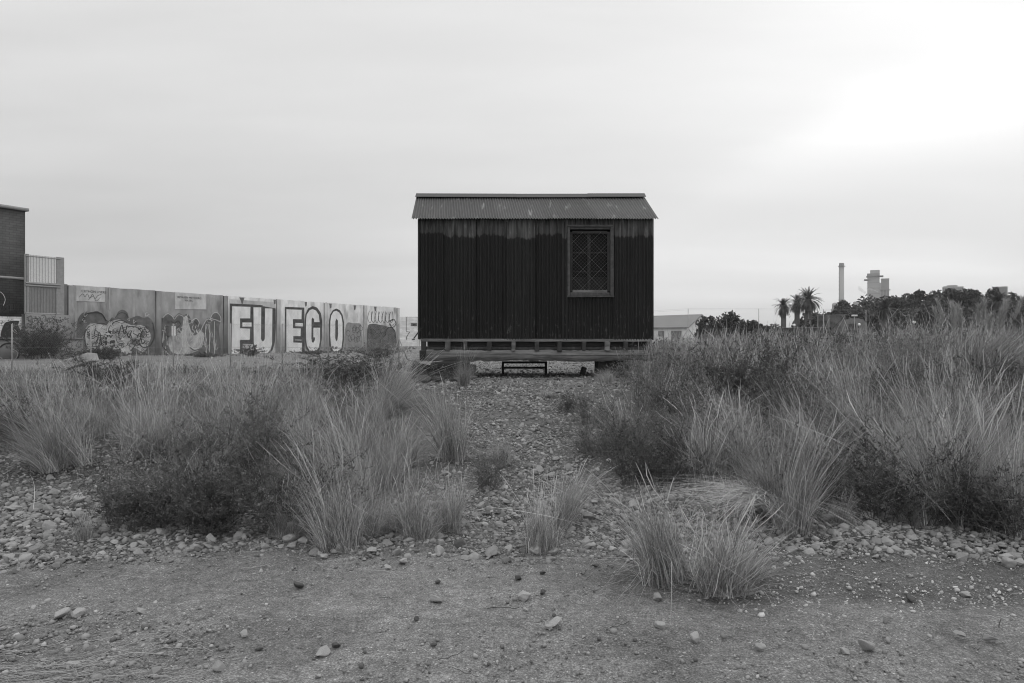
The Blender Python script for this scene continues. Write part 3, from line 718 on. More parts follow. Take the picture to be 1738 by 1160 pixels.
def leafy_parts(r, stems=26, h=0.5, spread=0.5, leaves=55, leaf=0.022, base=0.10, tone=1.0, c=(0, 0, 0), twig=0.0035, updir=0.5, slim=0.3, branch=2):
    """upright leafy weed: stems with small pointed leaves round them"""
    parts = []
    n = stems
    a = r.uniform(0, 6.283, n); rad = base*np.sqrt(r.random(n))
    P = np.stack([np.cos(a)*rad+c[0], np.sin(a)*rad+c[1], np.full(n, c[2]-0.01)], -1)
    hh = h*r.uniform(0.5, 1.05, n); ln = np.abs(r.normal(0, spread, n)); az = a+r.normal(0, 0.5, n)
    parts.append(blades(P, az, hh, ln, np.full(n, twig), np.full(n, 0.8*tone), K=5, roll=r.uniform(0, 6.28, n)))
    def along(i, t):
        hor = (ln[i]*hh[i])*(0.45*t+0.55*t**2.2); ver = hh[i]*(t-0.30*np.minimum(ln[i], 1.6)*t**2)
        return np.stack([P[i,0]+np.cos(az[i])*hor, P[i,1]+np.sin(az[i])*hor, P[i,2]+ver], -1)
    m_ = n*leaves; i = np.repeat(np.arange(n), leaves); t = r.uniform(0.12, 1.0, m_)**0.8
    b = along(i, t)
    # side twigs: push leaves out from the stem
    off = r.normal(size=(m_, 3))*(0.045*h/0.5)*(1.15-t)[:,None]**0.5; b = b+off*branch*0.5
    d = r.normal(size=(m_, 3)); d[:,2] = np.abs(d[:,2])*updir+updir*0.8; d /= np.linalg.norm(d, axis=1)[:,None]
    s = np.cross(d, r.normal(size=(m_, 3))); s /= np.linalg.norm(s, axis=1)[:,None]+1e-9
    ll = leaf*r.uniform(0.5, 1.25, m_)*(1.15-0.5*t); wv = ll*slim
    V = np.stack([b, b+d*(ll*0.5)[:,None]+s*(wv*0.5)[:,None], b+d*ll[:,None], b+d*(ll*0.5)[:,None]-s*(wv*0.5)[:,None]], 1).reshape(-1, 3)
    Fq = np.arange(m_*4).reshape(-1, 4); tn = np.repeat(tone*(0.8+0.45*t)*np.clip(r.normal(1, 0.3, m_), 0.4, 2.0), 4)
    parts.append((V, Fq, tn)); return parts
def shrub_parts(r, stems=22, h=0.5, spread=0.7, twigs=13, leaves=15, leaf=0.02, base=0.10, tone=1.0, slim=0.34, twl=0.12, up=0.55, bare=0.15, wood=0.55):
    """woody bush: stems fork into leafy twigs; a few bare twigs stand out of the outline"""
    a = r.uniform(0, 6.283, stems); rad = base*np.sqrt(r.random(stems)); hh = h*r.uniform(0.35, 1.08, stems); ln = np.abs(r.normal(0, spread, stems))*1.0; az = a+r.normal(0, 0.5, stems)
    P = np.stack([np.cos(a)*rad, np.sin(a)*rad, np.full(stems, -0.01)], -1); parts = [blades(P, az, hh, ln, np.full(stems, 0.0065), np.full(stems, wood*tone), K=6, roll=r.uniform(0, 6.28, stems), curl=0)]
    i = np.repeat(np.arange(stems), twigs); m_ = len(i); t = r.uniform(0.12, 1.0, m_)
    hor = (ln[i]*hh[i])*(0.45*t+0.55*t**2.2); ver = hh[i]*(t-0.30*np.minimum(ln[i], 1.6)*t**2)
    b = np.stack([P[i,0]+np.cos(az[i])*hor, P[i,1]+np.sin(az[i])*hor, P[i,2]+ver], -1)
    d = r.normal(size=(m_, 3)); d[:,2] = np.abs(d[:,2])*0.7+up; d /= np.linalg.norm(d, axis=1)[:,None]; L_ = twl*r.uniform(0.4, 1.5, m_)*(h/0.5)*(1.1-0.4*t)
    s_ = np.cross(d, r.normal(size=(m_, 3))); s_ /= np.linalg.norm(s_, axis=1)[:,None]; e = b+d*L_[:,None]
    V = np.stack([b-s_*0.0016, b+s_*0.0016, e+s_*0.0007, e-s_*0.0007], 1).reshape(-1, 3); parts.append((V, np.arange(4*m_).reshape(-1, 4), np.repeat(wood*tone*r.uniform(0.6, 1.6, m_), 4)))
    lv = r.random(m_) > bare; bb_ = np.repeat(b[lv], leaves, 0); dd = np.repeat(d[lv], leaves, 0); LL = np.repeat(L_[lv], leaves); tt = np.repeat(t[lv], leaves); n = len(bb_); u = r.random(n)
    p = bb_+dd*(u*LL)[:,None]; q = dd*0.8+r.normal(0, 0.75, (n, 3)); q /= np.linalg.norm(q, axis=1)[:,None]; w_ = np.cross(q, r.normal(size=(n, 3))); w_ /= np.linalg.norm(w_, axis=1)[:,None]
    ll = leaf*r.uniform(0.5, 1.3, n); tw = np.repeat(r.uniform(0.6, 1.35, lv.sum()), leaves)
    V = np.stack([p, p+q*(ll*0.5)[:,None]+w_*(ll*slim*0.5)[:,None], p+q*ll[:,None], p+q*(ll*0.5)[:,None]-w_*(ll*slim*0.5)[:,None]], 1).reshape(-1, 3)
    parts.append((V, np.arange(4*n).reshape(-1, 4), np.repeat(tone*tw*(0.75+0.45*u)*r.uniform(0.7, 1.35, n), 4)))  # paler toward twig ends: young tips, plus painted light on outer leaves
    return parts
def mk(name, parts, mat): v, f, t = join(parts); return np_mesh(name, v, f, mat, t)
r2 = np.random.default_rng(21)
# prototypes (height about 1 unit-scale: real metres, scaled on placing)
T_ = {}
T_['fan'] = [(mk('grass_tuft', tuft_parts(r2, 1150, 0.66, 0.42, 0.085, 0.0020, stray=0.14, seed_heads=44), M_grass), 0.70) for _ in range(7)]
T_['slim'] = [(mk('grass_tuft', tuft_parts(r2, 850, 0.68, 0.26, 0.060, 0.0026, stray=0.10, seed_heads=24), M_grass), 0.70) for _ in range(6)]
T_['loose'] = [(mk('grass_tuft', tuft_parts(r2, 750, 0.55, 0.62, 0.09, 0.0029, stray=0.22, seed_heads=14), M_grass), 0.5) for _ in range(4)]
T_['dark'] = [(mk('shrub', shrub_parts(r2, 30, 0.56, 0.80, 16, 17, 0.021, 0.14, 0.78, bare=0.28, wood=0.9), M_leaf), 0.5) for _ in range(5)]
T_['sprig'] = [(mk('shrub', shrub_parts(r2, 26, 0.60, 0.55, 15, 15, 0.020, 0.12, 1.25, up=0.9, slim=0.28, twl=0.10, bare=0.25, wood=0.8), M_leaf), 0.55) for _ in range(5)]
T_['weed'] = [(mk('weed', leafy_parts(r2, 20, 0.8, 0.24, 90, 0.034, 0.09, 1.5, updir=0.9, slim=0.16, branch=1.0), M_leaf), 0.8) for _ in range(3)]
used = {k: [True]*len(v) for k, v in T_.items()}
def plant(kind, px, py, hpx, wpx, lab, cat, grp=None, rz=None, name=None):
    p = at(px, py); hm = hpx/F*p.y*1.02; wm = wpx/F*p.y*1.2
    i = int(r2.integers(0, len(T_[kind]))); src, h0 = T_[kind][i]
    if used[kind][i]: o = src; used[kind][i] = False
    else: o = src.copy(); COL.objects.link(o)
    for kk in ('label', 'category', 'group'):
        if kk in o: del o[kk]
    w0 = {'fan': 0.55, 'slim': 0.32, 'loose': 0.7, 'dark': 0.75, 'sprig': 0.55, 'weed': 0.45}[kind]
    s = hm/h0; sw = wm/w0
    o.location = p; o.scale = (sw, sw, s); o.rotation_euler = (r2.normal(0, .07), r2.normal(0, .07), r2.uniform(0, 6.28))
    if name: o.name = name
    return tag(o, lab, cat, grp)
plants = [
 # kind, px, py base, height px, width px, label, category
 ('fan',90,795,165,150,'fan-shaped pale tuft standing on the stony mound at the far left','grass'),
 ('fan',262,775,165,135,'tall pale tuft spreading wide behind the bare mound, left of the darkest bush','grass'),
 ('fan',232,752,130,90,'narrower pale tuft leaning against the tall tuft behind the bare mound','grass'),
 ('slim',345,830,80,50,'small upright tuft poking out of the dark bushes on the left','grass'),
 ('fan',385,760,140,130,'pale feathery tuft above the left dark bushes','grass'),
 ('fan',440,745,130,130,'pale feathery tuft right of centre in the left thicket','grass'),
 ('loose',575,928,165,170,'rounded pale tuft at the edge of the track with stems falling both ways','grass'),
 ('slim',497,908,100,66,'short bristly tuft in front of the darkest bush','grass'),
 ('fan',610,860,170,130,'broad pale tuft rising behind the rounded one at the track edge','grass'),
 ('fan',660,835,140,110,'wispy pale tuft right of the broad one, left of the stony path','grass'),
 ('loose',705,908,125,135,'low sprawling tuft between the rounded tuft and the small upright one','grass'),
 ('slim',768,903,105,55,'small dark-based tuft on the left rim of the stony path','grass'),
 ('slim',768,780,135,70,'tall slender tuft standing alone in front of the cabin, left of the path','grass'),
 ('fan',650,705,95,75,'pale tuft below the stone heap left of the cabin','grass'),
 ('fan',625,735,105,80,'pale tuft half hidden behind the wispy one left of the path','grass'),
 ('fan',520,725,110,90,'middle-sized tuft at the back of the left thicket','grass'),
 ('slim',917,938,122,62,'upright grey tuft in the middle of the stony path, nearest the track','grass'),
 ('slim',955,893,110,58,'second tuft on the path, touching the upright grey one from behind','grass'),
 ('slim',1130,985,182,122,'dense dark-based tuft nearest the camera, left one of the right pair','grass'),
 ('slim',1226,1003,138,128,'lower spreading tuft nearest the camera, right one of the right pair','grass'),
 ('loose',1275,985,60,70,'small combed-over tuft touching the right pair','grass'),
 ('slim',1343,905,200,75,'tall pale tuft standing in front of the big dark bush on the right','grass'),
 ('fan',1310,870,180,100,'bleached tuft with stems bent left behind the fallen straw','grass'),
 ('slim',1192,815,125,85,'pale brush-like tuft at the right end of the middle bushes','grass'),
 ('slim',1430,893,60,26,'tiny upright tuft between cobbles and the right bushes','grass'),
 ('slim',1552,893,62,30,'tiny tuft at the foot of the right thicket above the cobbles','grass'),
 ('slim',140,918,52,34,'tiny pale tuft growing through the cobbles on the left','grass'),
 ('fan',1655,885,230,230,'big dense brush of grass filling the right thicket near the edge','grass'),
 ('slim',1590,880,200,110,'upright dark-based grass left of the big dense brush','grass'),
 ('fan',1725,905,250,140,'tall grass cut by the right edge of the picture','grass'),
 ('loose',1500,800,120,120,'drooping grass inside the right thicket above the dark bush','grass'),
 ('fan',20,760,90,90,'grass cut by the left edge of the picture','grass'),
 ('fan',786,655,66,34,'thin pale grass in front of the dark heap under the left end of the cabin','grass'),
 ('slim',1030,650,28,26,'small tuft in front of the right-hand support of the cabin','grass'),
 ('loose',925,675,16,45,'flattened little tuft on the bare ground before the cabin','grass'),
 ('fan',850,790,60,60,'low thin grass beside the slender tuft on the path','grass'),
 ('slim',660,690,100,60,'pale tuft at the left rim of the worn ground before the cabin','grass'),
 ('slim',1255,800,125,70,'brush of grass right of the narrow stony gully','grass'),
 ('slim',1060,760,85,60,'pale grass standing up through the middle bushes','grass'),
 ('dark',470,905,145,175,'darkest bush, the rightmost of the left foreground bushes','bush'),
 ('dark',380,895,135,165,'dark bush just left of the darkest one','bush'),
 ('sprig',300,885,120,150,'mid-grey leafy bush in the middle of the left foreground bushes','bush'),
 ('sprig',205,880,105,140,'leafy bush nearest the left cobble bank','bush'),
 ('dark',345,905,80,140,'low dark bush with bright leaf tips at the front of the left group','bush'),
 ('dark',30,765,100,130,'dark bush behind the cobbles at the far left edge','bush'),
 ('sprig',440,800,120,130,'leafy sprigs between the pale feathery tufts and the darkest bush','bush'),
 ('sprig',1010,775,85,90,'bush nearest the path in the middle group on the right','bush'),
 ('dark',1075,825,110,140,'dark bush at the front of the middle group','bush'),
 ('sprig',1130,800,120,130,'tallest leafy bush of the middle group','bush'),
 ('sprig',1010,720,70,90,'leafy plant at the back of the middle group near the cabin','bush'),
 ('dark',1150,826,55,90,'low bush under the brush-like tuft','bush'),
 ('sprig',825,835,85,65,'spindly leafy weed beside the stony path','weed'),
 ('dark',1480,885,150,170,'big dark bush at the front of the right thicket','bush'),
 ('sprig',1400,850,150,110,'leafy bush behind the tall pale tuft on the right','bush'),
 ('dark',1560,890,110,160,'dark bush hugging the cobbles right of the big dark one','bush'),
 ('dark',1700,910,110,150,'dark leafy bush at the lower right corner of the thicket','bush'),
 ('sprig',1470,790,130,110,'branching leafy bush in the heart of the right thicket','bush'),
 ('dark',1250,668,85,120,'dark shrub standing out of the grass right of the cabin','bush'),
 ('dark',1300,690,100,100,'second dark shrub right of the cabin, nearer and taller','bush'),
 ('dark',1500,715,90,130,'dark hollow shrub in the middle of the right field','bush'),
 ('dark',565,655,55,150,'low dark shrub in front of the painted wall','bush'),
 ('dark',640,650,50,120,'low dark shrub by the stone heap left of the cabin','bush'),
 ('dark',180,655,60,110,'dark shrub behind the lying concrete block','bush'),
 ('sprig',1150,700,85,110,'feathery shrub just right of the cabin','bush'),
 ('fan',545,880,150,110,'bleached tuft squeezed between the darkest bush and the rounded tuft','grass'),
 ('loose',640,905,95,110,'untidy tuft filling the gap right of the rounded tuft','grass'),
 ('fan',590,800,150,120,'tall hazy tuft at the back of the broad one','grass'),
 ('fan',160,740,120,100,'tuft at the back of the bare mound between two taller ones','grass'),
 ('slim',520,790,120,70,'narrow tuft rising straight behind the darkest bush','grass'),
 ('loose',690,790,90,90,'sprawling thin tuft on the left side of the stony path','grass'),
 ('fan',1370,800,150,100,'pale tuft behind the leafy bush on the right','grass'),
 ('fan',1450,760,150,120,'feathery tuft in the middle of the right thicket','grass'),
 ('fan',1560,780,170,130,'large feathery tuft above the dark bush on the right','grass'),
 ('fan',1240,750,110,90,'pale tuft at the top of the stony gully','grass'),
 ('slim',1640,760,150,90,'upright tuft behind the big dense brush','grass'),
 ('dark',545,905,90,100,'small dark bush under the bleached tuft','bush'),
 ('dark',250,900,90,140,'low dark bush reaching over the left cobbles','bush'),
 ('sprig',530,850,120,120,'tall leafy bush behind the darkest one','bush'),
 ('sprig',370,800,110,140,'leafy bush at the back of the left foreground group','bush'),
 ('dark',1380,880,110,110,'dark bush behind the foot of the tall pale tuft on the right','bush'),
 ('dark',1640,890,130,150,'black-green bush under the big dense brush','bush'),
 ('sprig',1190,770,110,110,'leafy bush behind the brush-like tuft','bush'),
 ('sprig',1060,765,80,90,'leafy bush at the heart of the middle group','bush'),
 ('sprig',1600,740,110,130,'leafy bush at the back of the right thicket','bush'),
 ('sprig',1350,720,90,120,'leafy bush in the field below the palms','bush'),
 ('dark',960,700,30,50,'tiny dark weed bush on the worn ground right of the path','bush'),
 ('weed',1536,690,160,75,'tall plume-like weed rising above the field grass','weed'),
 ('weed',1510,690,130,60,'shorter weed left of the plume-like weed','weed'),
 ('weed',1135,640,60,30,'small dark weed against the cabin corner','weed'),
]
shrub_spots = []
for kd, px, py, hp, wp, lab, c in plants:
    if c == 'bush':
        q_ = at(px, py); shrub_spots.append((q_, wp/F*q_.y*0.42))
    plant(kd, px, py, hp, wp, lab, c, name={'grass': 'grass_tuft', 'bush': 'shrub', 'weed': 'weed'}[c])

def wall_bush(px, D, hpx, wpx, lab, seed, tone, z0=0.77, stems=70, leaf=0.05):
    r = np.random.default_rng(seed); s = D/F; h = hpx*s; x = (px-CX)*s
    o = mk('bush', shrub_parts(r, stems, h, 0.62*wpx/hpx, 18, 13, leaf, 0.16*wpx*s, tone, twl=0.16*0.5/h*h, bare=0.1, up=0.5), M_leaf); o.location = (x, D, z0); tag(o, lab, 'bush')
wall_bush(78, 27.0, 76, 84, 'dark feathery bush hanging over the low wall at the left', 41, 0.8, 0.80, 110)
wall_bush(50, 26.6, 50, 50, 'smaller part-bare bush left of the feathery bush', 42, 0.8, 0.80)
wall_bush(178, 26.5, 24, 60, 'round dark bush at the foot of the mural wall', 43, 0.6)
wall_bush(640, 29, 34, 95, 'pale twiggy bush before the far end of the painted wall', 44, 1.7, 0.77, 110)
wall_bush(425, 31, 20, 34, 'small weed bush under the letter U', 45, 0.9, 0.77, 40)
wall_bush(350, 29.5, 10, 60, 'low line of weeds at the wall foot between the second mural and the letter F', 46, 0.9, 0.77, 40)
wall_bush(530, 36, 9, 70, 'low weeds under the letters E and G', 47, 1.0, 0.77, 40)

# pampas grass with plumes on the right
def pampas(px, py, hpx, lab):
    p = at(px, py); hm = hpx/F*p.y
    r = np.random.default_rng(77); parts = tuft_parts(r, 1500, hm*0.75, 0.55, 0.45, 0.012, tone=0.75, K=6)
    o = mk('pampas_grass', parts, M_grass); o.location = p; tag(o, lab, 'pampas grass')
    r = np.random.default_rng(78)
    for k in range(16):
        a = r.uniform(0, 6.28); lean = r.uniform(0.05, 0.35); h = hm*r.uniform(0.78, 1.0)
        n = 300; t = r.random(n); hz = h*(0.74+0.26*t); rad = 0.27*np.sin(np.clip(t, 0.02, 1)*math.pi)**0.7*0.11*hm/1.5
        b = r.uniform(0, 6.28, n); cxp = 0.2*math.cos(a)+lean*hz*math.cos(a); cyp = 0.2*math.sin(a)+lean*hz*math.sin(a)
        P = np.stack([cxp+np.cos(b)*rad*0.3, cyp+np.sin(b)*rad*0.3, hz], -1)
        prt = [blades(P, b, hm*r.uniform(0.04, 0.10, n), r.uniform(0.2, 0.7, n), np.full(n, 0.006), r.uniform(0.7, 1.5, n), K=3, roll=r.uniform(0, 6.28, n)),
               blades(np.array([[0.2*math.cos(a), 0.2*math.sin(a), 0.1]]), np.array([a]), np.array([h*0.8]), np.array([lean]), np.array([0.012]), np.array([1.1]))]
        v, f, t_ = join(prt); q = np_mesh('plume', v, f, M_grass, t_, parent=o)
pampas(1655, 640, 130, 'pampas grass with pale plumes above the right field')

# field grass and undergrowth, one object each
def in_field(x, y):
    """density of the field vegetation"""
    d = np.zeros_like(x)
    pathc = -0.02*(y-5)+0.05; half = np.minimum(0.75+0.20*(y-5), 1.75)
    off = np.abs(x-pathc)-half
    d = S(off/0.5)*S((y-5.6)/0.5)
    d = d*(1-0.95*np.exp(-(((x+4.9)/1.5)**4+((y-6.5)/0.95)**4)))
    d = d*(1-0.7*np.exp(-(((x-3.0)/0.28)**2+((y-8.7)/1.6)**2)))
    bare = ((x < -1.9) & (y > 15.2+0.8*np.sin(x*1.3))); d = np.where(bare, d*np.where(y < 16.8, 0.35, 0.05), d)
    front = (np.abs(x+0.2) < 1.9) & (y > 10); d = np.where(front, 0, d)
    cab_ = (x > -2.3) & (x < 2.9) & (y > 12.6) & (y < 16); d = np.where(cab_, 0, d)
    behind = (x > -3) & (x < 3.0) & (y >= 16) & (y < 60); d = np.where(behind, 0.0, d)
    d = np.where((x > 1.5) & (x < 2.5) & (y > 10) & (y < 13), 0.6*d, d)
    return np.clip(d, 0, 1)
r3 = np.random.default_rng(9)
def clumps(n, x0, x1, y0, y1, p=1.0):
    Y = y0+(y1-y0)*r3.random(n)**p; X = r3.uniform(x0, x1, n); ok = (np.abs(X) < 0.8*Y+1.2) & (r3.random(n) < in_field(X, Y))
    return X[ok], Y[ok]
def big_tone(x, y): return np.clip(1.0+0.22*nz(x, y, 1.1), 0.6, 1.4)
parts = []
X, Y = clumps(3700, -13, 24, 5.8, 34, 1.35)
for x, y in zip(X, Y):
    if x < 0 and r3.random() < 0.12: continue
    if any(abs(x-q.x*y/q.y) < ww and -2.2 < y-q.y < 0.5*ww for q, ww in shrub_spots): continue
    if nz(np.array(y), np.array(x), 1.3) < -0.30 and r3.random() < 0.75: continue
    right = x > 0
    h = (0.42+0.28*r3.random()**2 if not right else 0.50+0.50*r3.random())*(0.75 if y < 8 else 1.0)
    if not right and y > 9.5: h *= 0.50
    if right and y > 14: h *= 0.92
    if x > 7 and y < 16: h *= 1.15
    far = y > 14
    n = int(r3.integers(35, 95)*(0.6 if far else 1.0)); wd = 0.0022+0.00030*y
    parts += tuft_parts(r3, n, h, 0.42, 0.13+0.012*y, wd, stray=0.16, seed_heads=5, tone=float(big_tone(x, y))*r3.uniform(0.7, 1.1), c=(x, y, float(gz(x, y))), K=4 if not far else 3)
n = 9000; X = r3.uniform(-8, 8, n); Y = 5.3+6*r3.random(n)**1.2; ok = (np.abs(X) < 0.8*Y) & (r3.random(n) < in_field(X, Y+0.3)); X, Y = X[ok], Y[ok]; n = len(X)
parts.append(blades(np.stack([X, Y, gz(X, Y)+r3.uniform(0, 0.15, n)], -1), r3.uniform(0, 6.28, n), r3.uniform(0.12, 0.50, n), r3.uniform(0.3, 2.2, n), r3.uniform(0.0018, 0.0036, n), r3.lognormal(0, .4, n), K=6, roll=r3.uniform(0, 6.28, n), curl=1.2))
fg = mk('field_grass', parts, M_grass); tag(fg, 'dry wild grass covering the waste ground', 'grass', kind='stuff')
print('field blades', len(fg.data.polygons))
UG = [join(shrub_parts(r3, 7, 0.5, 0.6, 8, 7, 0.028, 0.16, 1.0, up=0.8, slim=0.3, twl=0.11, bare=0.2, wood=0.9)) for _ in range(6)]
UGF = [join(shrub_parts(r3, 6, 0.5, 0.55, 5, 5, 0.055, 0.2, 1.0, up=0.8, slim=0.35, twl=0.12, bare=0.1, wood=0.9)) for _ in range(6)]
parts = []
X, Y = clumps(4400, -12, 22, 5.9, 30, 1.3)
for x, y in zip(X, Y):
    if nz(np.array(x), np.array(y), 1.6) < -0.30 and r3.random() < 0.75: continue
    far = y > 13
    h = (0.40 if x < 0 else 0.62)*r3.uniform(0.5, 1.2)*(0.8 if y < 8 else 1)*(0.55 if x < 0 and y > 9.5 else 1)
    k_ = int(r3.integers(0, len(UG))); v0, f0, t0_ = UG[k_] if not far else UGF[k_]; aa = r3.uniform(0, 6.28); sc0 = h/0.5; sx_ = sc0*r3.uniform(0.8, 1.5)
    v1_ = np.stack([(v0[:,0]*math.cos(aa)-v0[:,1]*math.sin(aa))*sx_+x, (v0[:,0]*math.sin(aa)+v0[:,1]*math.cos(aa))*sx_+y, v0[:,2]*sc0+float(gz(x, y))], -1)
    parts.append((v1_, f0, t0_*r3.uniform(0.6, 1.35)*(1.0+0.4*float(nz(np.array(x), np.array(y), 0.9)))))
ud = mk('undergrowth', parts, M_leaf); tag(ud, 'low leafy weeds growing between the grass', 'undergrowth', kind='stuff')
# sparse short grass on the worn ground and on the far side
parts = []
n = 1500; X = r3.uniform(-14, 6, n); Y = r3.uniform(9, 40, n)
for x, y in zip(X, Y):
    if abs(x) > 0.8*y or (y < 13.4 and abs(x+0.3) > 2.5) or r3.random() > 0.75: continue
    parts += tuft_parts(r3, 14, 0.07+0.05*r3.random(), 0.7, 0.05, 0.004+0.0003*y, tone=r3.uniform(0.6, 1.2), c=(x, y, float(gz(x, y))), K=2)
sg = mk('short_grass', parts, M_grass); tag(sg, 'sparse short grass on the worn ground around the cabin', 'grass', kind='stuff')
# grass growing against the foot of the walls
# straw and twigs lying on the track
def lying(n, gen, wd, mat, name, label, tone):
    Vs, Fs, Ts, b = [], [], [], 0
    for _ in range(n):
        x, y, a, l = gen(); K = 6; pts = []
        c = r3.normal(0, 0.22)
        for k in range(K+1):
            t = k/K; aa = a+c*(t-0.5); 
            pts.append((x+math.cos(aa)*l*(t-0.5), y+math.sin(aa)*l*(t-0.5)))
        wdt = wd*r3.uniform(0.6, 1.4)
        for k, (qx, qy) in enumerate(pts):
            zg = float(gz(qx, qy))+0.008+0.010*abs(math.sin(k*1.3+a)); nx2, ny2 = -math.sin(a), math.cos(a)
            Vs += [(qx-nx2*wdt, qy-ny2*wdt, zg), (qx+nx2*wdt, qy+ny2*wdt, zg), (qx, qy, zg+wdt*1.5)]
        for k in range(K):
            j = b+k*3
            Fs += [(j, j+1, j+4, j+3), (j+1, j+2, j+5, j+4), (j+2, j, j+3, j+5)]
        Ts += [tone*r3.uniform(0.5, 1.2)]*(3*(K+1)); b += 3*(K+1)
    o = np_mesh(name, np.array(Vs), np.array(Fs), mat, np.array(Ts)); tag(o, label, 'litter', kind='stuff')
def g1():
    if r3.random() < 0.55: return (r3.normal(-2.05, 0.36), r3.normal(3.05, 0.14), r3.normal(0.15, 0.40), r3.uniform(0.06, 0.36))
    if r3.random() < 0.5: return (r3.uniform(-4, 4), r3.uniform(4.2, 5.2), r3.uniform(-0.6, 0.6), r3.uniform(0.06, 0.25))
    return (r3.uniform(-3.2, 3.2), r3.uniform(3.0, 4.8), r3.normal(0, 0.6), r3.uniform(0.04, 0.16))
lying(430, g1, 0.0009, M_straw, 'straw', 'loose straw and stalks lying on the track', 1.0)
lying(16, lambda: (r3.uniform(-3, 3.2), r3.uniform(3.0, 4.9), r3.normal(0.2, 0.5), r3.uniform(0.04, 0.18)), 0.0016, M_stone_d, 'twigs', 'small dark twigs lying on the track', 0.7)

# fallen clump of straw between the tufts on the right: lies over to the left
p = at(1300, 868); r = np.random.default_rng(4); n = 420
az = math.pi+r.normal(0.0, 0.55, n); P = np.stack([r.normal(0, .07, n), r.normal(0, .10, n), r.uniform(0.0, 0.10, n)], -1)
v1 = blades(P, az, r.uniform(0.10, 0.30, n), r.uniform(2.0, 4.2, n), r.uniform(.003, .005, n), r.uniform(.8, 1.5, n), K=7, droop=0.45, roll=r.uniform(0, 6.28, n))
az = -0.5+r.normal(0.0, 0.5, 160); P = np.stack([r.normal(0, .05, 160), r.normal(0, .05, 160), r.uniform(0.0, 0.08, 160)], -1)
v2 = blades(P, az, r.uniform(0.10, 0.28, 160), r.uniform(1.5, 3.5, 160), r.uniform(.003, .005, 160), r.uniform(.8, 1.5, 160), K=7, droop=0.5, roll=r.uniform(0, 6.28, 160))
o = mk('straw_clump', [v1, v2], M_straw); o.location = (p.x-0.05, p.y-0.15, p.z+0.04); o.scale = (1.15, 1.15, 1.25); tag(o, 'fallen clump of bleached straw combed flat toward the left', 'straw')

# ------------------------------------------------------------------ supports and rubble round the cabin
def rubble(name, px, py, wpx, hpx, lab, cat, mat, D=None, seed=0, sub=3, depth=0.8, tilt=0.0):
    p = at(px, py); s = p.y/F; v, f = rock_shape(sub, seed, 1.4)
    v = v*np.array([wpx*s*0.5, wpx*s*0.5*depth, hpx*s*0.62]); v[:,2] += hpx*s*0.34
    o = np_mesh(name, v, f, mat, np.ones(len(v))); o.location = (p.x, p.y+wpx*s*0.3*depth, p.z); o.rotation_euler = (0, tilt, 0)
    return tag(o, lab, cat)
rubble('boulder', 1078, 634, 44, 24, 'mottled boulder wedged under the right end of the cabin', 'boulder', M_stone_d, seed=3)
rubble('boulder', 697, 632, 24, 17, 'pale block lying at the left foot of the cabin', 'boulder', M_stone, seed=8, tilt=0.4)
rubble('boulder', 663, 646, 68, 20, 'pale earth-covered slab mound left of the cabin', 'boulder', M_stone, seed=9, depth=1.1)
o = MB(); p = at(1035, 634)
o.box((0, 0, 0), (0.54, 0.45, 0.28), jit=0.02); q = o.build('support_block', material('dark support block', 0.035, var=0.5, scale=8, bump=0.01), bevel=0.015); q.location = (cx(1036, 13.5), 13.55, 0.97); tag(q, 'dark square block carrying the right end of the cabin', 'block')
o = MB(); o.box((0, 0, 0), (0.10, 0.10, 0.22), rot=Matrix.Rotation(0.25, 3, 'Y'), jit=0.01); q = o.build('wooden_stump', M_wood2, bevel=0.01); q.location = (cx(989, 13.9), 13.9, 0.85); tag(q, 'short leaning wooden stump under the cabin beside the dark block', 'stump')
for k_, (px, py, wp, hp2) in enumerate(((718, 652, 34, 18), (744, 650, 24, 14), (772, 649, 26, 13), (800, 645, 22, 13), (703, 645, 26, 14))):
    rubble('rock', px, py, wp, hp2, ['dark rock at the left end of the heap under the cabin corner', 'small dark rock in front of the broad dark log', 'dark rock below the square-ended log', 'dark rock at the right end of the heap, toward the trestle', 'dark rock leaning on the pale block left of the cabin'][k_], 'stone', M_stone_d, seed=50+k_)
# heap of old sleepers and branches under the left end
hp = empty('log', (cx(783, 13.3), 13.35, 0.9), 'dark squared log under the left end of the cabin', 'log'); bpy.data.objects.remove(hp)
specs = [(783, 632, 46, 26, 0.05, 'square-ended dark log under the left end of the cabin, nearest the trestle'), (742, 634, 60, 30, -0.1, 'broad dark log at the left corner under the cabin'),
         (735, 623, 50, 8, 0.12, 'split plank lying on top of the dark logs'), (765, 622, 66, 18, -0.02, 'long dark beam end stacked over the broad log'), (712, 632, 26, 22, 0.5, 'short dark log tipped up at the far left of the heap'), (722, 643, 46, 14, 0.3, 'crooked dark log sticking out left in front of the heap')]
for px, py, wp, hpx, an, lab in specs:
    D = 13.15+0.1*(specs.index((px, py, wp, hpx, an, lab)) % 2); s = D/F; m = MB()
    m.box((0, 0, 0), (wp*s, 0.42 if hpx > 10 else 0.2, hpx*s), rot=Matrix.Rotation(an, 3, 'Y'), jit=0.035)
    q = m.build('log', M_wood2, bevel=0.03); q.location = (cx(px, D), D+(-0.16 if hpx < 20 else 0), cz(py, D)); tag(q, lab, 'log')
sticks = [((690, 655), (745, 612)), ((700, 650), (722, 598)), ((755, 652), (733, 612)), ((700, 628), (724, 596)), ((728, 652), (700, 618))]
r = np.random.default_rng(31)
mm = []
for k in range(22):
    px = r.uniform(696, 792); n = 6
    p = at(px, r.uniform(643, 652)); a = r.uniform(0, 6.28)
    pp_ = shrub_parts(r, 6, 0.30, 1.0, 6, 7, 0.03, 0.10, 0.7, up=0.2, bare=0.5, wood=1.2); mm.append([(v_+np.array([p.x, p.y, p.z]), f_, t_) for v_, f_, t_ in pp_])
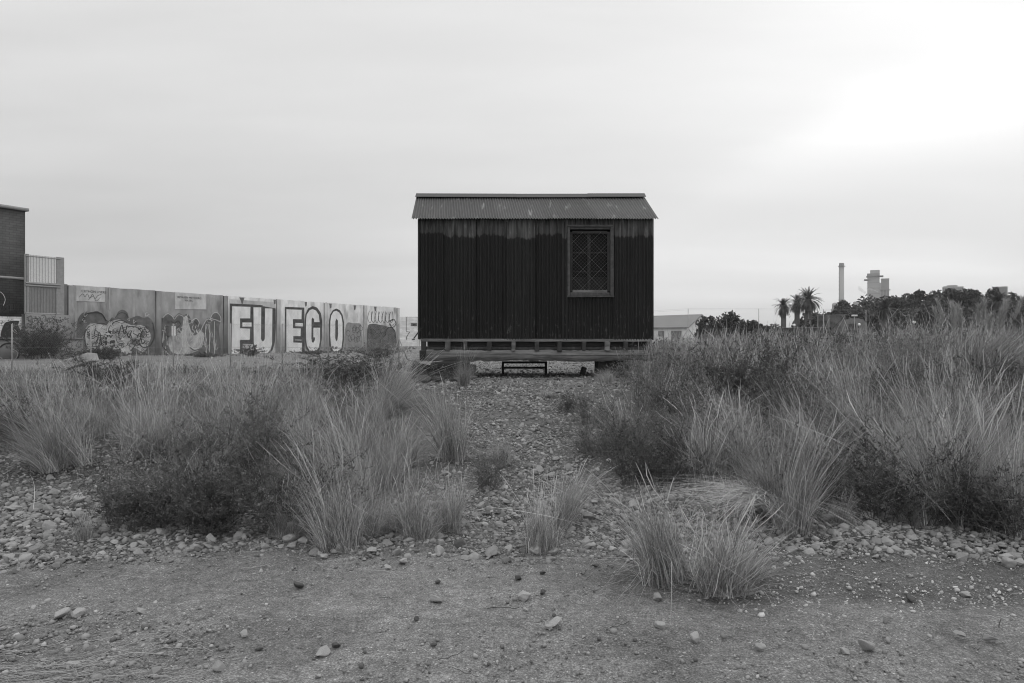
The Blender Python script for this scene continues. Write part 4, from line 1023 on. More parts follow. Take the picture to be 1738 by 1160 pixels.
q = mk('brushwood', [b for a_ in mm for b in a_], M_leaf); tag(q, 'dry brushwood tangled in front of the logs at the left corner of the cabin', 'brushwood', kind='stuff')
# lying concrete block left
p = at(182, 636); m = MB(); m.box((0, 0, 0.09), (0.66, 0.3, 0.17), rot=Matrix.Rotation(-0.30, 3, 'Y'), jit=0.02)
q = m.build('concrete_block', material('pale block', 0.33, var=0.25, scale=7, bump=0.006), bevel=0.02); q.location = (p.x, p.y-1.0, p.z+0.22); tag(q, 'tilted pale concrete block lying in the weeds before the painted wall', 'block')

# ------------------------------------------------------------------ the painted boundary wall
A = Vector((-19.4, 29.7, 0)); B = Vector((-8.42, 50.8, 0)); U = (B-A).normalized(); NRM = Vector((U.y, -U.x, 0))   # toward the camera side
def on_wall(px, py, off=0.0):
    """photo pixel -> point on the plane of the wall, off metres in front of it"""
    d = Vector(((px-CX)/F, 1.0, -(py-HY)/F)); o = Vector((0, 0, CH)); t = (A+NRM*off-o).dot(NRM)/d.dot(NRM); return o+d*t
def wall_poly(name, pts, off, mat, parent, thick=0.004, inv=None):
    m = MB(); m.prism([on_wall(x, y, off) for x, y in pts], NRM*-thick); o = m.build(name, mat); o.parent = parent
    if inv is not None: o.matrix_parent_inverse = inv
    return o
def ribbon(pts, wpx, closed=False, k=6, smooth=True):
    P = cat_rom(pts, k, closed) if smooth else [np.array(p, float) for p in pts]
    n = len(P); Lf, Rt = [], []
    for i in range(n):
        a = P[(i-1) % n] if (closed or i) else P[i]; b = P[(i+1) % n] if (closed or i < n-1) else P[i]
        d = b-a; d = d/(np.linalg.norm(d)+1e-9); nn = np.array([-d[1], d[0]])*wpx*0.5; Lf.append(P[i]+nn); Rt.append(P[i]-nn)
    return Lf, Rt
def wall_lines(name, lines, off, mat, parent, inv=None):
    """lines: list of (points, width px, closed) drawn on the wall"""
    vs, fs = [], []
    for pts, wpx, closed in lines:
        Lf, Rt = ribbon(pts, wpx, closed); n = len(Lf); b = len(vs)
        for a, c in zip(Lf, Rt): vs += [tuple(on_wall(a[0], a[1], off)), tuple(on_wall(c[0], c[1], off))]
        for i in range(n if closed else n-1):
            j = (i+1) % n; fs.append((b+2*i, b+2*i+1, b+2*j+1, b+2*j))
    me = bpy.data.meshes.new(name); me.from_pydata(vs, [], fs); me.update(); me.materials.append(mat)
    o = bpy.data.objects.new(name, me); COL.objects.link(o); o.parent = parent
    if inv is not None: o.matrix_parent_inverse = inv
    return o
WT = 3.02+0.77      # top of the wall
wall = empty('concrete_wall', (A.x, A.y, 0.77), 'long panelled concrete wall painted with large graffiti letters reading FUEGO', 'wall')
WI = Matrix.Translation(-wall.location)
def S_of(px): return (on_wall(px, 560)-A).dot(U)
def wall_box(name, s0, s1, z0, z1, off, dep, mat, tonev=1.0, parent=wall, inv=WI, jag=0.0):
    n = max(2, int((s1-s0)/0.4)+1); ss = np.linspace(s0, s1, n); V = []
    for s in ss:
        q = A+U*s
        j = random.uniform(-jag, jag)
        for o_, z in ((off, z0), (off, z1+j), (off-dep, z1+j), (off-dep, z0)): V.append((q.x+NRM.x*o_, q.y+NRM.y*o_, z))
    i = np.arange(4*n).reshape(n, 4); fl = []
    for a in range(4): b = (a+1) % 4; fl.append(np.stack([i[:-1,a], i[1:,a], i[1:,b], i[:-1,b]], -1))
    fl.append(i[0][None,::-1]); fl.append(i[-1][None])
    o = np_mesh(name, np.array(V), np.concatenate(fl), mat, np.full(len(V), tonev)); o.parent = parent; o.matrix_parent_inverse = inv; return o
zt = float(on_wall(110, 483).z); print('wall top', zt, on_wall(677, 523).z, S_of(677), 'posts', [round(S_of(p), 2) for p in (120, 268, 382, 471, 552, 619, 675)])
WT = zt
def wall_extra(t, val, c, mpn):
    l = t.links.new; g = t.nodes.new('ShaderNodeNewGeometry'); n = t.nodes.new('ShaderNodeTexNoise'); m2 = t.nodes.new('ShaderNodeMapping'); l(g.outputs['Position'], m2.inputs[0]); m2.inputs['Scale'].default_value = (1.6, 1.6, 0.5)
    l(m2.outputs[0], n.inputs[0]); n.inputs['Scale'].default_value = 1; n.inputs['Detail'].default_value = 6
    k = ramp01(n.outputs[0], 0.56, 0.70, tree=t)
    return mathn('MULTIPLY', val, mathn('MULTIPLY_ADD', k, -0.42, 1.0, tree=t), tree=t)
M_wallc = material('stained panel concrete', 0.235, var=0.6, scale=1.6, bump=0.008, bscale=12, tone=True, stretch=(1, 1, 0.5), extra=wall_extra)
pst = [S_of(p) for p in (120, 268, 382, 471.5, 552, 619, 675)]
s_beg = S_of(43)
bounds = [s_beg]+pst; ptone = [0.95, 1.0, 1.05, 2.2, 2.3, 2.15, 2.0]
for i in range(len(bounds)-1):
    wall_box('panel', bounds[i]+(0.14 if i else 0), bounds[i+1]-0.14, 0.5, WT, 0.0, 0.14, M_wallc, ptone[i], jag=0.015)
for i, s in enumerate(pst):
    wall_box('pillar', s-0.139, s+0.139, 0.5, WT-0.03+0.02*(i % 2), 0.07, 0.28, M_wallc, [1.15, 1.0, 0.8, 1.6, 1.8, 1.7, 1.5][i])
# lettering
def Z4(pts): return [(380+x*0.12658, 480+y*0.12658) for x, y in pts]
L_dark = {
 'F': [(82,280),(391,294),(391,826),(252,820),(252,985),(85,985)],
 'U': [(392,294),(520,305),(520,318),(535,318),(692,345),(695,600),(680,800),(655,900),(600,965),(530,985),(450,965),(400,880),(392,826)],
 'E': [(818,325),(1078,335),(1083,960),(825,955)],
 'G': [(1085,520),(1095,420),(1130,345),(1190,315),(1250,335),(1300,410),(1318,530),(1312,750),(1290,890),(1240,955),(1150,955),(1100,880),(1084,750)],
 'O': [(1410,520),(1425,430),(1460,370),(1505,347),(1555,370),(1590,430),(1612,540),(1610,760),(1590,905),(1540,950),(1450,945),(1415,860)]}
L_fill = {
 'F': [[(108,318),(355,325),(352,480),(215,480),(215,612),(350,618),(345,768),(212,768),(212,985),(102,985)], [(248,535),(370,535),(370,590),(248,590)]],
 'U': [[(396,332),(500,332),(497,750),(506,778),(522,790),(538,778),(548,750),(550,345),(650,348),(645,820),(628,890),(590,940),(530,968),(470,945),(420,885),(400,800)]],
 'E': [[(838,358),(1043,365),(1040,492),(925,490),(925,612),(1030,615),(1027,718),(930,718),(930,803),(1045,808),(1045,958),(838,955)], [(958,540),(1060,542),(1058,588),(958,585)], [(955,765),(1040,767),(1040,775),(955,773)]],
 'G': [[(1100,520),(1110,430),(1150,370),(1190,355),(1235,375),(1270,430),(1283,530),(1210,530),(1208,490),(1190,468),(1175,490),(1172,750),(1180,800),(1200,806),(1220,770),(1222,735),(1200,735),(1200,605),(1288,605),(1288,780),(1270,870),(1225,930),(1160,930),(1115,850),(1100,750)]],
 'O': [[(1428,520),(1440,440),(1470,390),(1505,377),(1545,400),(1575,450),(1590,540),(1590,760),(1575,880),(1530,928),(1470,922),(1435,840),(1425,700)]]}
M_lett = material('pale roller paint', 0.72, var=0.4, scale=2.2, detail=12, stretch=(1, 1, .6))
M_lblk = material('dark roller paint', 0.085, var=0.9, scale=4, detail=9)
# whitewashed ground behind the letters
wall_poly('whitewash', [(389.5, 508), (466, 513.5), (466, 604.5), (389.5, 608)], 0.006, material('thin whitewash', 0.46, var=0.75, scale=1.5, stretch=(1,1,.5), detail=9), wall, inv=WI)
for ch in 'FUEGO':
    lo = wall_poly('painted_letter', Z4(L_dark[ch]), 0.018 if ch in 'FEO' else 0.0225, M_lblk, wall, inv=WI); lo['label'] = 'painted letter '+ch
    off = 0.025 if ch in 'FEO' else 0.029
    for pl in L_fill[ch]: wall_poly('letter_fill', Z4(pl), off, M_lett, lo, inv=lo.matrix_parent_inverse.inverted() @ Matrix.Identity(4) if False else None)
    if ch == 'O': wall_poly('letter_core', Z4([(1495,520),(1510,483),(1528,510),(1530,700),(1522,770),(1507,788),(1494,750)]), 0.034, M_lblk, lo)
for o in wall.children:
    if o.name.startswith('painted_letter'):
        for c in o.children: c.matrix_parent_inverse = Matrix.Identity(4)
# painted rectangles with faded lettering
def text_mesh(txt, size, name, mat, place, parent, inv=None, shear=0.0, extr=0.002):
    cu = bpy.data.curves.new(name, 'FONT'); cu.body = txt; cu.size = size; cu.align_x = 'LEFT'; cu.extrude = extr; cu.shear = shear
    to = bpy.data.objects.new(name, cu); COL.objects.link(to); bpy.context.view_layer.update()
    me = bpy.data.meshes.new_from_object(to); COL.objects.unlink(to); bpy.data.objects.remove(to)
    me.materials.clear(); me.materials.append(mat)
    o = bpy.data.objects.new(name, me); COL.objects.link(o)
    me.transform(place); o.parent = parent
    if inv is not None: o.matrix_parent_inverse = inv
    return o
def wall_mat(px, py, off):
    p = on_wall(px, py, off); return Matrix(((U.x, 0, NRM.x, p.x), (U.y, 0, NRM.y, p.y), (0, 1, 0, p.z), (0, 0, 0, 1)))
s1 = wall_poly('painted_sign', [(129.5, 484.5), (178, 488), (178, 513), (129.5, 511.5)], 0.012, M_white, wall, inv=WI)
s2 = wall_poly('painted_sign', [(296.5, 496), (350, 500), (350, 525.5), (296.5, 525)], 0.012, M_white, wall, inv=WI)
M_fadet = material('faded lettering', 0.14, var=0.5, scale=9)
text_mesh('CRTHON LIVERS', 0.15, 'lettering', M_fadet, wall_mat(138, 496, 0.02), s1)
text_mesh('REVASEN METELURG', 0.15, 'lettering', M_fadet, wall_mat(301, 506, 0.02), s2); text_mesh('XIX SEC', 0.14, 'lettering', M_fadet, wall_mat(313, 511.5, 0.02), s2)
wall_lines('scrawl', [([(134,505),(140,499),(144,504),(148,499),(152,506),(157,500),(161,507),(166,502),(172,500)], 0.9, False), ([(150,509),(158,503),(163,511),(170,505)], 0.8, False)], 0.02, M_midp, s1)
# painted stripes
M_strip = material('pale stripe paint', 0.36, var=0.2, scale=3)
for x0, x1, y0, y1 in ((127, 129.8, 484.5, 557), (143, 148, 513, 528), (184.5, 187.2, 489, 526), (224.5, 229, 491, 538), (359.5, 362.5, 505, 531)):
    wall_poly('stripe', [(x0, y0), (x1, y0+0.3), (x1, y1), (x0, y1)], 0.0085, M_strip, wall, inv=WI)
# the two murals on the left: bubbles, blocks and outlines of spray paint
rg = random.Random(8)
def blob(cx_, cy_, rx, ry, n=12, jit=0.18, rot=0):
    return [(cx_+math.cos(2*math.pi*i/n+rot)*rx*(1+rg.uniform(-jit, jit)), cy_+math.sin(2*math.pi*i/n+rot)*ry*(1+rg.uniform(-jit, jit))) for i in range(n)]
def sm(pts, k=4): return [tuple(q) for q in cat_rom(pts, k, True)]
M_pale = material('pale spray paint', 0.40, var=0.95, scale=2.6, detail=10)
M_gr = material('mid spray paint', 0.13, var=0.8, scale=2.6, detail=10)
M_line = material('white outline paint', 0.55, var=0.2, scale=4)
wall_poly('mural_ground', sm([(131,549),(137,534),(146,530),(152,533),(163,528),(172,533),(183,545),(190,539),(196,540),(200,530),(208,526),(216,531),(220,541),(233,536),(243,540),(252,539),(260,550),(261,580),(259,606),(140,612),(131,590)]), 0.008, M_gr, wall, inv=WI)
mg = wall_poly('mural_letters', sm([(146,556),(160,549),(178,552),(190,545),(205,543),(222,552),(238,552),(250,558),(256,572),(250,588),(243,598),(225,590),(222,606),(205,598),(184,602),(168,596),(150,592),(145,575)]), 0.013, M_pale, wall, inv=WI)
bl = [(206,536,10,7),(154,572,9,7),(173,578,7,9),(226,580,8,10),(243,567,6,8),(236,545,8,5),(192,590,6,4),(214,592,7,4)]
for k, (a, b, c, d) in enumerate(bl[:6]): wall_poly('mural_patch', sm(blob(a, b, c*0.7, d*0.6)), 0.0165+0.0007*k, M_midp, wall, inv=WI)
lines = [([(139,547),(146,534),(160,531),(172,533),(180,545)], 2.0, False), ([(146,590),(143,572),(150,556),(170,549),(182,552)], 1.1, False), ([(187,572),(184,560),(191,549),(205,544),(216,549)], 1.2, False), ([(214,554),(232,556),(240,566),(236,580)], 1.1, False),
 ([(259,548),(262,570),(255,586),(243,590),(236,583)], 2.0, False), ([(226,566),(234,570),(244,573)], 1.4, False), ([(236,577),(228,588),(222,596)], 1.4, False), ([(158,575),(166,570),(176,571),(180,578),(172,584),(163,580),(168,575)], 1.0, False),
 ([(195,566),(204,562),(214,568),(206,575),(197,572),(200,582),(212,584)], 0.9, False), ([(150,588),(165,588),(176,581)], 0.9, False), ([(186,594),(196,586),(212,588),(218,583)], 0.9, False), ([(243,556),(249,564),(246,573),(240,566),(248,560)], 0.8, False),
 ([(195,540),(200,534),(206,531),(213,533),(217,539)], 0.8, False), ([(190,552),(196,546),(206,549),(214,546)], 0.8, False), ([(160,560),(168,566),(160,570),(170,574)], 0.8, False), ([(222,560),(216,568),(222,576),(216,584),(224,590)], 0.8, False)]
for k in range(14):
    x, y = 146+k*7.6, 572+rg.uniform(-12, 12); lines.append(([(x-5, y+rg.uniform(-12, 12)), (x, y+rg.uniform(-14, 0)), (x+4, y+rg.uniform(0, 14)), (x+9, y+rg.uniform(-12, 12))], rg.uniform(0.9, 1.7), False))
for k in range(40):
    x, y = rg.uniform(147, 252), rg.uniform(550, 600); lines.append((blob(x, y, rg.uniform(1.5, 5), rg.uniform(1.5, 5), 6, 0.6), rg.uniform(0.4, 0.9), rg.random() < 0.4))
wall_lines('mural_outline', lines, 0.0235, M_black, wall, inv=WI)
wall_lines('mural_highlight', [(blob(rg.uniform(140, 255), rg.uniform(533, 600), rg.uniform(1.5, 4), rg.uniform(1.5, 4), 6, 0.6), rg.uniform(0.4, 0.7), False) for k in range(24)], 0.0275, M_line, wall, inv=WI)
for k in range(9): wall_poly('mural_patch', sm(blob(rg.uniform(150, 250), rg.uniform(553, 598), rg.uniform(2, 5), rg.uniform(2, 4), 8, 0.5), 2), 0.0295+0.0006*k, rg.choice([M_black, M_midp, M_line]), wall, inv=WI)
wall_poly('mural_ground', sm([(274,548),(279,536),(288,533),(295,539),(303,532),(312,536),(316,533),(322,538),(326,550),(333,540),(338,548),(345,553),(351,541),(358,539),(364,531),(374,534),(374,546),(371,560),(372,600),(330,606),(300,604),(272,598),(266,570),(270,560)]), 0.008, M_gr, wall, inv=WI)
wall_poly('mural_letters', sm([(288,566),(298,560),(307,566),(312,540),(318,538),(322,556),(330,570),(340,562),(346,570),(342,590),(325,600),(308,602),(292,598),(286,584)]), 0.0125, M_midp if False else M_pale, wall, inv=WI)
lines = [([(276,540),(284,533),(292,537),(296,542),(302,535),(310,537),(312,543)], 0.9, False), ([(266,573),(270,564),(278,561),(282,566)], 0.9, False), ([(296,560),(306,562),(310,575),(308,592),(300,604),(292,603)], 1.0, False),
 ([(318,534),(314,550),(316,575),(322,588),(334,592),(341,583),(345,575)], 1.1, False), ([(325,545),(333,541),(338,549),(332,560),(338,566),(345,552),(352,542),(360,545)], 1.0, False), ([(350,600),(349,556),(352,552),(356,556),(355,598)], 1.0, False),
 ([(357,541),(361,533),(368,531),(374,538),(374,546),(366,543),(357,541)], 1.0, False), ([(364,546),(364,604)], 0.8, False), ([(328,552),(326,558),(330,563),(326,568),(322,560)], 0.8, False), ([(280,588),(284,600),(294,606)], 0.8, False), ([(345,604),(350,594),(346,585),(338,584)], 0.8, False)]
for k in range(12):
    x, y = 272+k*8, 570+rg.uniform(-10, 10); lines.append(([(x-5, y+rg.uniform(-20, 20)), (x, y+rg.uniform(-24, 0)), (x+4, y+rg.uniform(0, 24)), (x+7, y+rg.uniform(-12, 12))], rg.uniform(0.6, 1.0), False))
for k in range(30):
    x, y = rg.uniform(272, 368), rg.uniform(540, 602); lines.append((blob(x, y, rg.uniform(1.5, 5), rg.uniform(1.5, 6), 6, 0.6), rg.uniform(0.3, 0.6), False))
wall_lines('mural_outline', lines, 0.019, M_line, wall, inv=WI)
wall_lines('mural_shadow', [([(290,545),(296,549),(302,545),(306,551),(300,556),(294,552)], 1.3, False), ([(275,540),(274,570),(276,588),(284,596)], 1.6, False), ([(322,590),(330,595),(340,592)], 1.3, False), ([(330,546),(335,552),(331,562)], 1.2, False)], 0.0205, M_black, wall, inv=WI)
# bubble writing at the far end
lines = []
for k in range(7): x = 627+k*6; lines.append(([(x, 528+k*0.3), (x-3, 540), (x+1, 548), (x+4, 540), (x+3, 529)], 0.55, False))
for k in range(10): x = 590+rg.uniform(0, 24); y = rg.uniform(550, 578); lines.append((blob(x, y, 3.2, 4.5, 7), 0.55, True))
for k in range(9): x = 628+rg.uniform(0, 38); y = rg.uniform(546, 572); lines.append((blob(x, y, 4, 4, 7, 0.4), 0.6, rg.random() < 0.5))
lines += [([(662,546),(668,542),(672,550),(666,556),(661,550)], 1.2, False), ([(654,570),(656,560),(663,556),(670,562),(671,574)], 1.5, False)]
wall_lines('bubble_tag', lines, 0.016, M_black, wall, inv=WI)
wall_poly('mural_ground', sm([(624,556),(632,550),(646,552),(656,554),(668,560),(672,572),(668,590),(624,592)]), 0.009, M_gr, wall, inv=WI)
wall_poly('mural_ground', sm([(588,550),(600,549),(612,550),(613,560),(613,590),(590,596),(585,580)]), 0.009, material('thin grey paint', 0.27, var=0.5, scale=4), wall, inv=WI)
# dark drips under the coping
rgp = random.Random(3)
wall_poly('drip_stain', [(406,505),(415,505.5),(413,511),(412,516),(410,516),(408.5,510)], 0.0095, M_midp, wall, inv=WI)
for px in (464, 517, 559, 600, 635):
    t0 = 483+(px-110)*0.0705; wall_poly('drip_stain', [(px, t0+1), (px+4, t0+1.3), (px+3.4, t0+8), (px+1.2, t0+9)], 0.0095, M_midp, wall, inv=WI)
# meter box on the wall
m = MB(); q = on_wall(291, 562, 0.18); Rw = Matrix((( U.x, NRM.x, 0), (U.y, NRM.y, 0), (0, 0, 1)))
m.box(q, (0.40, 0.24, 0.50), rot=Rw); bx_ = m.build('meter_box', M_midp, bevel=0.01); tag(bx_, 'small metal box fixed to the wall between two murals', 'box')
m = MB(); m.box(on_wall(294.5, 562, 0.305), (0.22, 0.02, 0.48), rot=Rw); m.build('box_door', M_lett, bx_)

# ------------------------------------------------------------------ brick building at the far left, gate, low wall
def brick_mat(name, base, mortar, sx=3.6, bias=0.35):
    m = bpy.data.materials.new(name); m.use_nodes = True; t = m.node_tree; l = t.links.new; p = t.nodes['Principled BSDF']; p.inputs['Roughness'].default_value = 0.9
    g = t.nodes.new('ShaderNodeNewGeometry'); dp = t.nodes.new('ShaderNodeVectorMath'); dp.operation = 'DOT_PRODUCT'; l(g.outputs['Position'], dp.inputs[0]); dp.inputs[1].default_value = (U.x, U.y, 0)
    s = t.nodes.new('ShaderNodeSeparateXYZ'); l(g.outputs['Position'], s.inputs[0]); c = t.nodes.new('ShaderNodeCombineXYZ'); l(dp.outputs['Value'], c.inputs[0]); l(s.outputs[2], c.inputs[1])
    b = t.nodes.new('ShaderNodeTexBrick'); l(c.outputs[0], b.inputs[0]); b.inputs['Scale'].default_value = sx; b.inputs['Color1'].default_value = (base,)*3+(1,); b.inputs['Color2'].default_value = (base*0.75,)*3+(1,); b.inputs['Mortar'].default_value = (mortar,)*3+(1,)
    b.inputs['Mortar Size'].default_value = 0.022; b.inputs['Brick Width'].default_value = 0.95; b.inputs['Row Height'].default_value = 0.36; b.inputs['Bias'].default_value = bias
    n = t.nodes.new('ShaderNodeTexNoise'); l(g.outputs['Position'], n.inputs[0]); n.inputs['Scale'].default_value = 2; mx = t.nodes.new('ShaderNodeMix'); mx.data_type = 'RGBA'; mx.blend_type = 'MULTIPLY'; mx.inputs[0].default_value = 0.5; l(b.outputs[0], mx.inputs[6]); l(n.outputs[0], mx.inputs[7])
    l(mx.outputs[2], p.inputs['Base Color']); return m
M_brick = brick_mat('dark brick', 0.135, 0.05); M_brickw = brick_mat('white painted brick', 0.95, 0.4)
bb = empty('brick_building', tuple(on_wall(42, 578)), 'dark brick building cut by the left edge of the picture', 'building'); BI = Matrix.Translation(-bb.location)
se = S_of(42)
def wb(name, s0, s1, z0, z1, off, dep, mat, par, inv, bev=0): return wall_box(name, s0, s1, z0, z1, off, dep, mat, 1.0, par, inv)
zr = float(on_wall(20, 355.5).z); zl = float(on_wall(20, 472).z); zw = float(on_wall(20, 537.5).z)
wb('wall', se-9, se, zw, zr, 0.02, 5.0, M_brick, bb, BI)
wb('painted_base', se-9, se, 0.6, zw-0.002, 0.025, 4.9, M_brickw, bb, BI)
wb('parapet', se-9, se+0.10, zr+0.001, zr+0.12, 0.12, 5.2, M_steel, bb, BI)
wb('cable_duct', se-9, se, zl-0.05, zl+0.05, 0.08, 0.055, M_steel, bb, BI)
wall_poly('tag_shape', sm([(3,575),(6,552),(14,546),(32,545),(30,552),(36,562),(44,567),(44,575)], 3), 0.04, M_black, bb, inv=BI)
wall_lines('tag', [([(0,536.5),(20,537),(41,535.5)], 1.2, False), ([(26,548),(24,556),(28,563),(36,568),(42,568.5)], 1.4, False), ([(31,546),(29,554),(33,562),(42,566)], 0.8, False)], 0.045, M_black, bb, inv=BI)
wall_lines('spray_line', [([(21,549),(20,556),(23,563),(30,567)], 0.8, False), ([(24,550),(23,557),(28,564)], 0.8, False)], 0.05, M_line, bb, inv=BI)
wall_lines('tag', [([(0,518),(1,526),(4,527),(6,519),(7,527)], 1.1, False), ([(9,519),(15,518.5)], 0.9, False), ([(12,519),(12,527)], 1.1, False), ([(9,527.5),(15,527)], 0.9, False), ([(17,528),(18,518),(23,527),(25,517)], 1.1, False), ([(38,519),(33,517.5),(30,522),(33,528),(38,527),(38,523),(34,523)], 1.1, False)], 0.03, M_black, bb, inv=BI)
wall_lines('spray_line', [([(0,495.5),(5,500),(8.5,508),(7,515),(5,519)], 0.9, False)], 0.03, M_line, bb, inv=BI)
# low wall with ledge in front
lw = empty('low_wall', tuple(on_wall(60, 600, 1.0)), 'low rendered wall covered in loose scrawls in front of the brick building', 'wall'); LI = Matrix.Translation(-lw.location)
def S_off(px, off): return (on_wall(px, 575, off)-A).dot(U)
zlow = float(on_wall(70, 576.5, 0.9).z)
wb('rendered_face', S_off(0, 0.9)-7, S_off(141, 0.9), 0.5, zlow, 0.9, 0.25, M_gr if False else M_conc, lw, LI)
wb('ledge', S_off(0, 0.9)-7, S_off(141, 0.9)+0.04, zlow+0.001, zlow+0.07, 0.94, 0.95, M_wallc, lw, LI)
ll = [([(0,590),(6,585),(16,583),(26,585),(33,594),(31,606),(24,614)], 2.6, False)]
for k in range(16): x = 78+rg.uniform(0, 58); y = 582+rg.uniform(0, 18); ll.append((blob(x, y, 4, 5, 5, 0.6), 0.8, False))
wall_lines('tag', ll, 0.91, M_black, lw, inv=LI)
wall_lines('spray_line', [([(0,606),(8,614),(15,622)], 0.8, False), ([(17,592),(24,594),(30,600),(26,610),(20,618)], 0.9, False), ([(20,597),(24,598)], 1.0, False)], 0.915, M_line, lw, inv=LI)
# upper band with shaded letters behind the bush
ub = wb('plinth_wall', S_off(42.5, 0.3), S_off(119, 0.3), 0.6, float(on_wall(80, 534, 0.3).z), 0.3, 0.28, M_conc, None, Matrix.Identity(4)); tag(ub, 'rendered plinth below the grille with smudged lettering', 'wall')
wall_lines('tag', [([(45,540),(53,537),(54,548),(50,556)], 2.2, False), ([(60,537),(66,548)], 2.0, False), ([(70,536),(76,536),(80,546),(83,540),(106,546)], 1.8, False)], 0.31, M_midp, ub)
# tall grille
gt = empty('steel_grille', tuple(on_wall(75, 534, 0.5)), 'tall grille of thin steel bars between the brick building and the concrete wall', 'grille'); GI = Matrix.Translation(-gt.location)
def gp(name, m, mat=M_steel): o = m.build(name, mat); o.parent = gt; o.matrix_parent_inverse = GI
zb_, ztop = float(on_wall(75, 536, 0.3).z), float(on_wall(75, 434, 0.3).z)
for px, wv in ((43.2, 0.05), (46, 0.05), (101.5, 0.16)):
    m = MB(); q = on_wall(px, 480, 0.22); m.box((q.x, q.y, (zb_+ztop)/2), (wv*2, 0.06, ztop-zb_), rot=Rw); gp('post', m)
m = MB()
for k in range(20):
    q = on_wall(49+k*2.55, 480, 0.22); m.box((q.x, q.y, (zb_+ztop)/2), (0.020 if k % 2 else 0.032, 0.012, ztop-zb_-0.03), rot=Rw)
gp('bars', m); gt.children[-1]['kind'] = 'stuff'
for yy in (437.5, 482.5, 486.5, 533):
    m = MB(); a, b = on_wall(43, yy, 0.26), on_wall(102, yy+1.5, 0.26); m.tube((a.x, a.y, float(on_wall(75, yy, .26).z)), (b.x, b.y, float(on_wall(75, yy, .26).z)), 0.035 if yy > 440 else 0.02); gp('rail', m)

# far white wall behind, with painted signs
fw = empty('white_wall', (-12, 85, 0.77), 'far white block wall with black painted strokes, left of the cabin', 'wall'); FI = Matrix.Translation(-fw.location)
x0, x1 = (640-CX)/F*85, (1000-CX)/F*85
m = MB(); m.box(((x0+x1)/2, 85.15, (0.6+CH+40/F*85)/2), (x1-x0, 0.3, CH+40/F*85-0.6)); 
def fbrick():
    mm_ = brick_mat('white block', 1.0, 0.7, sx=2.2); return mm_
o = m.build('block_face', fbrick()); o.parent = fw; o.matrix_parent_inverse = FI
def far_lines(name, lines, mat):
    vs, fs = [], []
    for pts, wpx in lines:
        Lf, Rt = ribbon(pts, wpx, False, smooth=False); b = len(vs)
        for a, c in zip(Lf, Rt): vs += [tuple(P3(a[0], a[1], 84.96)), tuple(P3(c[0], c[1], 84.96))]
        for i in range(len(Lf)-1): fs.append((b+2*i, b+2*i+1, b+2*i+3, b+2*i+2))
    me = bpy.data.meshes.new(name); me.from_pydata(vs, [], fs); me.materials.append(mat); o = bpy.data.objects.new(name, me); COL.objects.link(o); o.parent = fw; o.matrix_parent_inverse = FI
far_lines('painted_stroke', [([(689.5,538.5),(689.5,562.5)], 0.7), ([(689.5,563.2),(695.3,563.4),(689.6,573),(689.6,577)], 0.9), ([(711,563),(702,575)], 2.0), ([(712,565),(712,600)], 0.4), ([(699,576.5),(704,576.5)], 1.6)], M_black)
far_lines('painted_sign', [([(697,551),(708,551)], 5.0)], M_midp); far_lines('painted_sign', [([(700.8,551.9),(705.5,551.9)], 2.0)], M_lett)

# ------------------------------------------------------------------ wire fences
def fence(name, posts, z_h, lab, grp=None, braces=(), mesh_cell=0.06, rails=(0.02, 0.5, 0.97)):
    """posts: list of (px, D)"""
    q0 = posts[0]; root = empty(name, ((q0[0]-CX)/F*q0[1], q0[1], 0.77), lab, 'fence'); I = Matrix.Translation(-root.location)
    pts = []
    for px, D in posts:
        x = (px-CX)/F*D; zg = float(gz(x, D)); pts.append((x, D, zg)); m = MB(); m.tube((x, D, zg-0.1), (x, D, zg+z_h), 0.016, n=8); o = m.build('post', M_steel, smooth=True); o.parent = root; o.matrix_parent_inverse = I
    m = MB()
    for (a, b) in zip(pts[:-1], pts[1:]):
        for f in rails: m.tube((a[0], a[1]-0.025, a[2]+z_h*f), (b[0], b[1]-0.025, b[2]+z_h*f), 0.0022, n=4, cap=False)
    o = m.build('line_wire', M_steel); o.parent = root; o.matrix_parent_inverse = I
    m = MB()
    for (a, b) in zip(pts[:-1], pts[1:]):
        a, b = Vector(a), Vector(b); Lg = (b-a).length; d = (b-a)/Lg; up = Vector((0, 0, 1)); n_ = int(Lg/mesh_cell)
        for k in range(-int(z_h/mesh_cell), n_):
            for sg in (1, -1):
                u0 = k*mesh_cell; u1 = u0+z_h; c0, c1 = max(u0, 0), min(u1, Lg)
                if c1-c0 < 0.02: continue
                v0, v1 = c0-u0, c1-u0
                if sg < 0: v0, v1 = z_h-v0, z_h-v1
                p0, p1 = a+d*c0+up*v0, a+d*c1+up*v1; t_ = up*0.0011
                m.add([p0-t_, p1-t_, p1+t_, p0+t_], [(0, 1, 2, 3)])
    if mesh_cell < 1: o = m.build('wire_netting', M_steel); o.parent = root; o.matrix_parent_inverse = I
    for (px, D, py, px2, py2, rad) in braces:
        x = (px-CX)/F*D; p0 = P3(px, py, D); g2 = P3(px2, py2, D-0.15); m = MB(); m.tube(p0, g2, rad, n=8); o = m.build('brace', M_steel, smooth=True); o.parent = root; o.matrix_parent_inverse = I
    return root
fence('wire_fence', [(20, 16.6), (154, 16.4), (294, 16.3), (391, 16.2), (479, 16.2), (557, 16.4), (621, 16.6), (677, 16.8)], 1.13, 'thin chain-link fence across the waste ground in front of the painted wall',
      braces=[(677, 16.8, 574, 661, 626, 0.014), (677, 16.8, 574, 691, 610, 0.014)])
fence('wire_fence', [(1090, 33), (1168, 33), (1288, 33), (1398, 33.5), (1470, 34)], 1.95, 'tall wire fence with thin posts crossing the field right of the cabin', braces=[(1168, 33, 558, 1149, 592, 0.03), (1168, 33, 558, 1194, 590, 0.03)], mesh_cell=5, rails=(0.5, 0.97, 1.0))

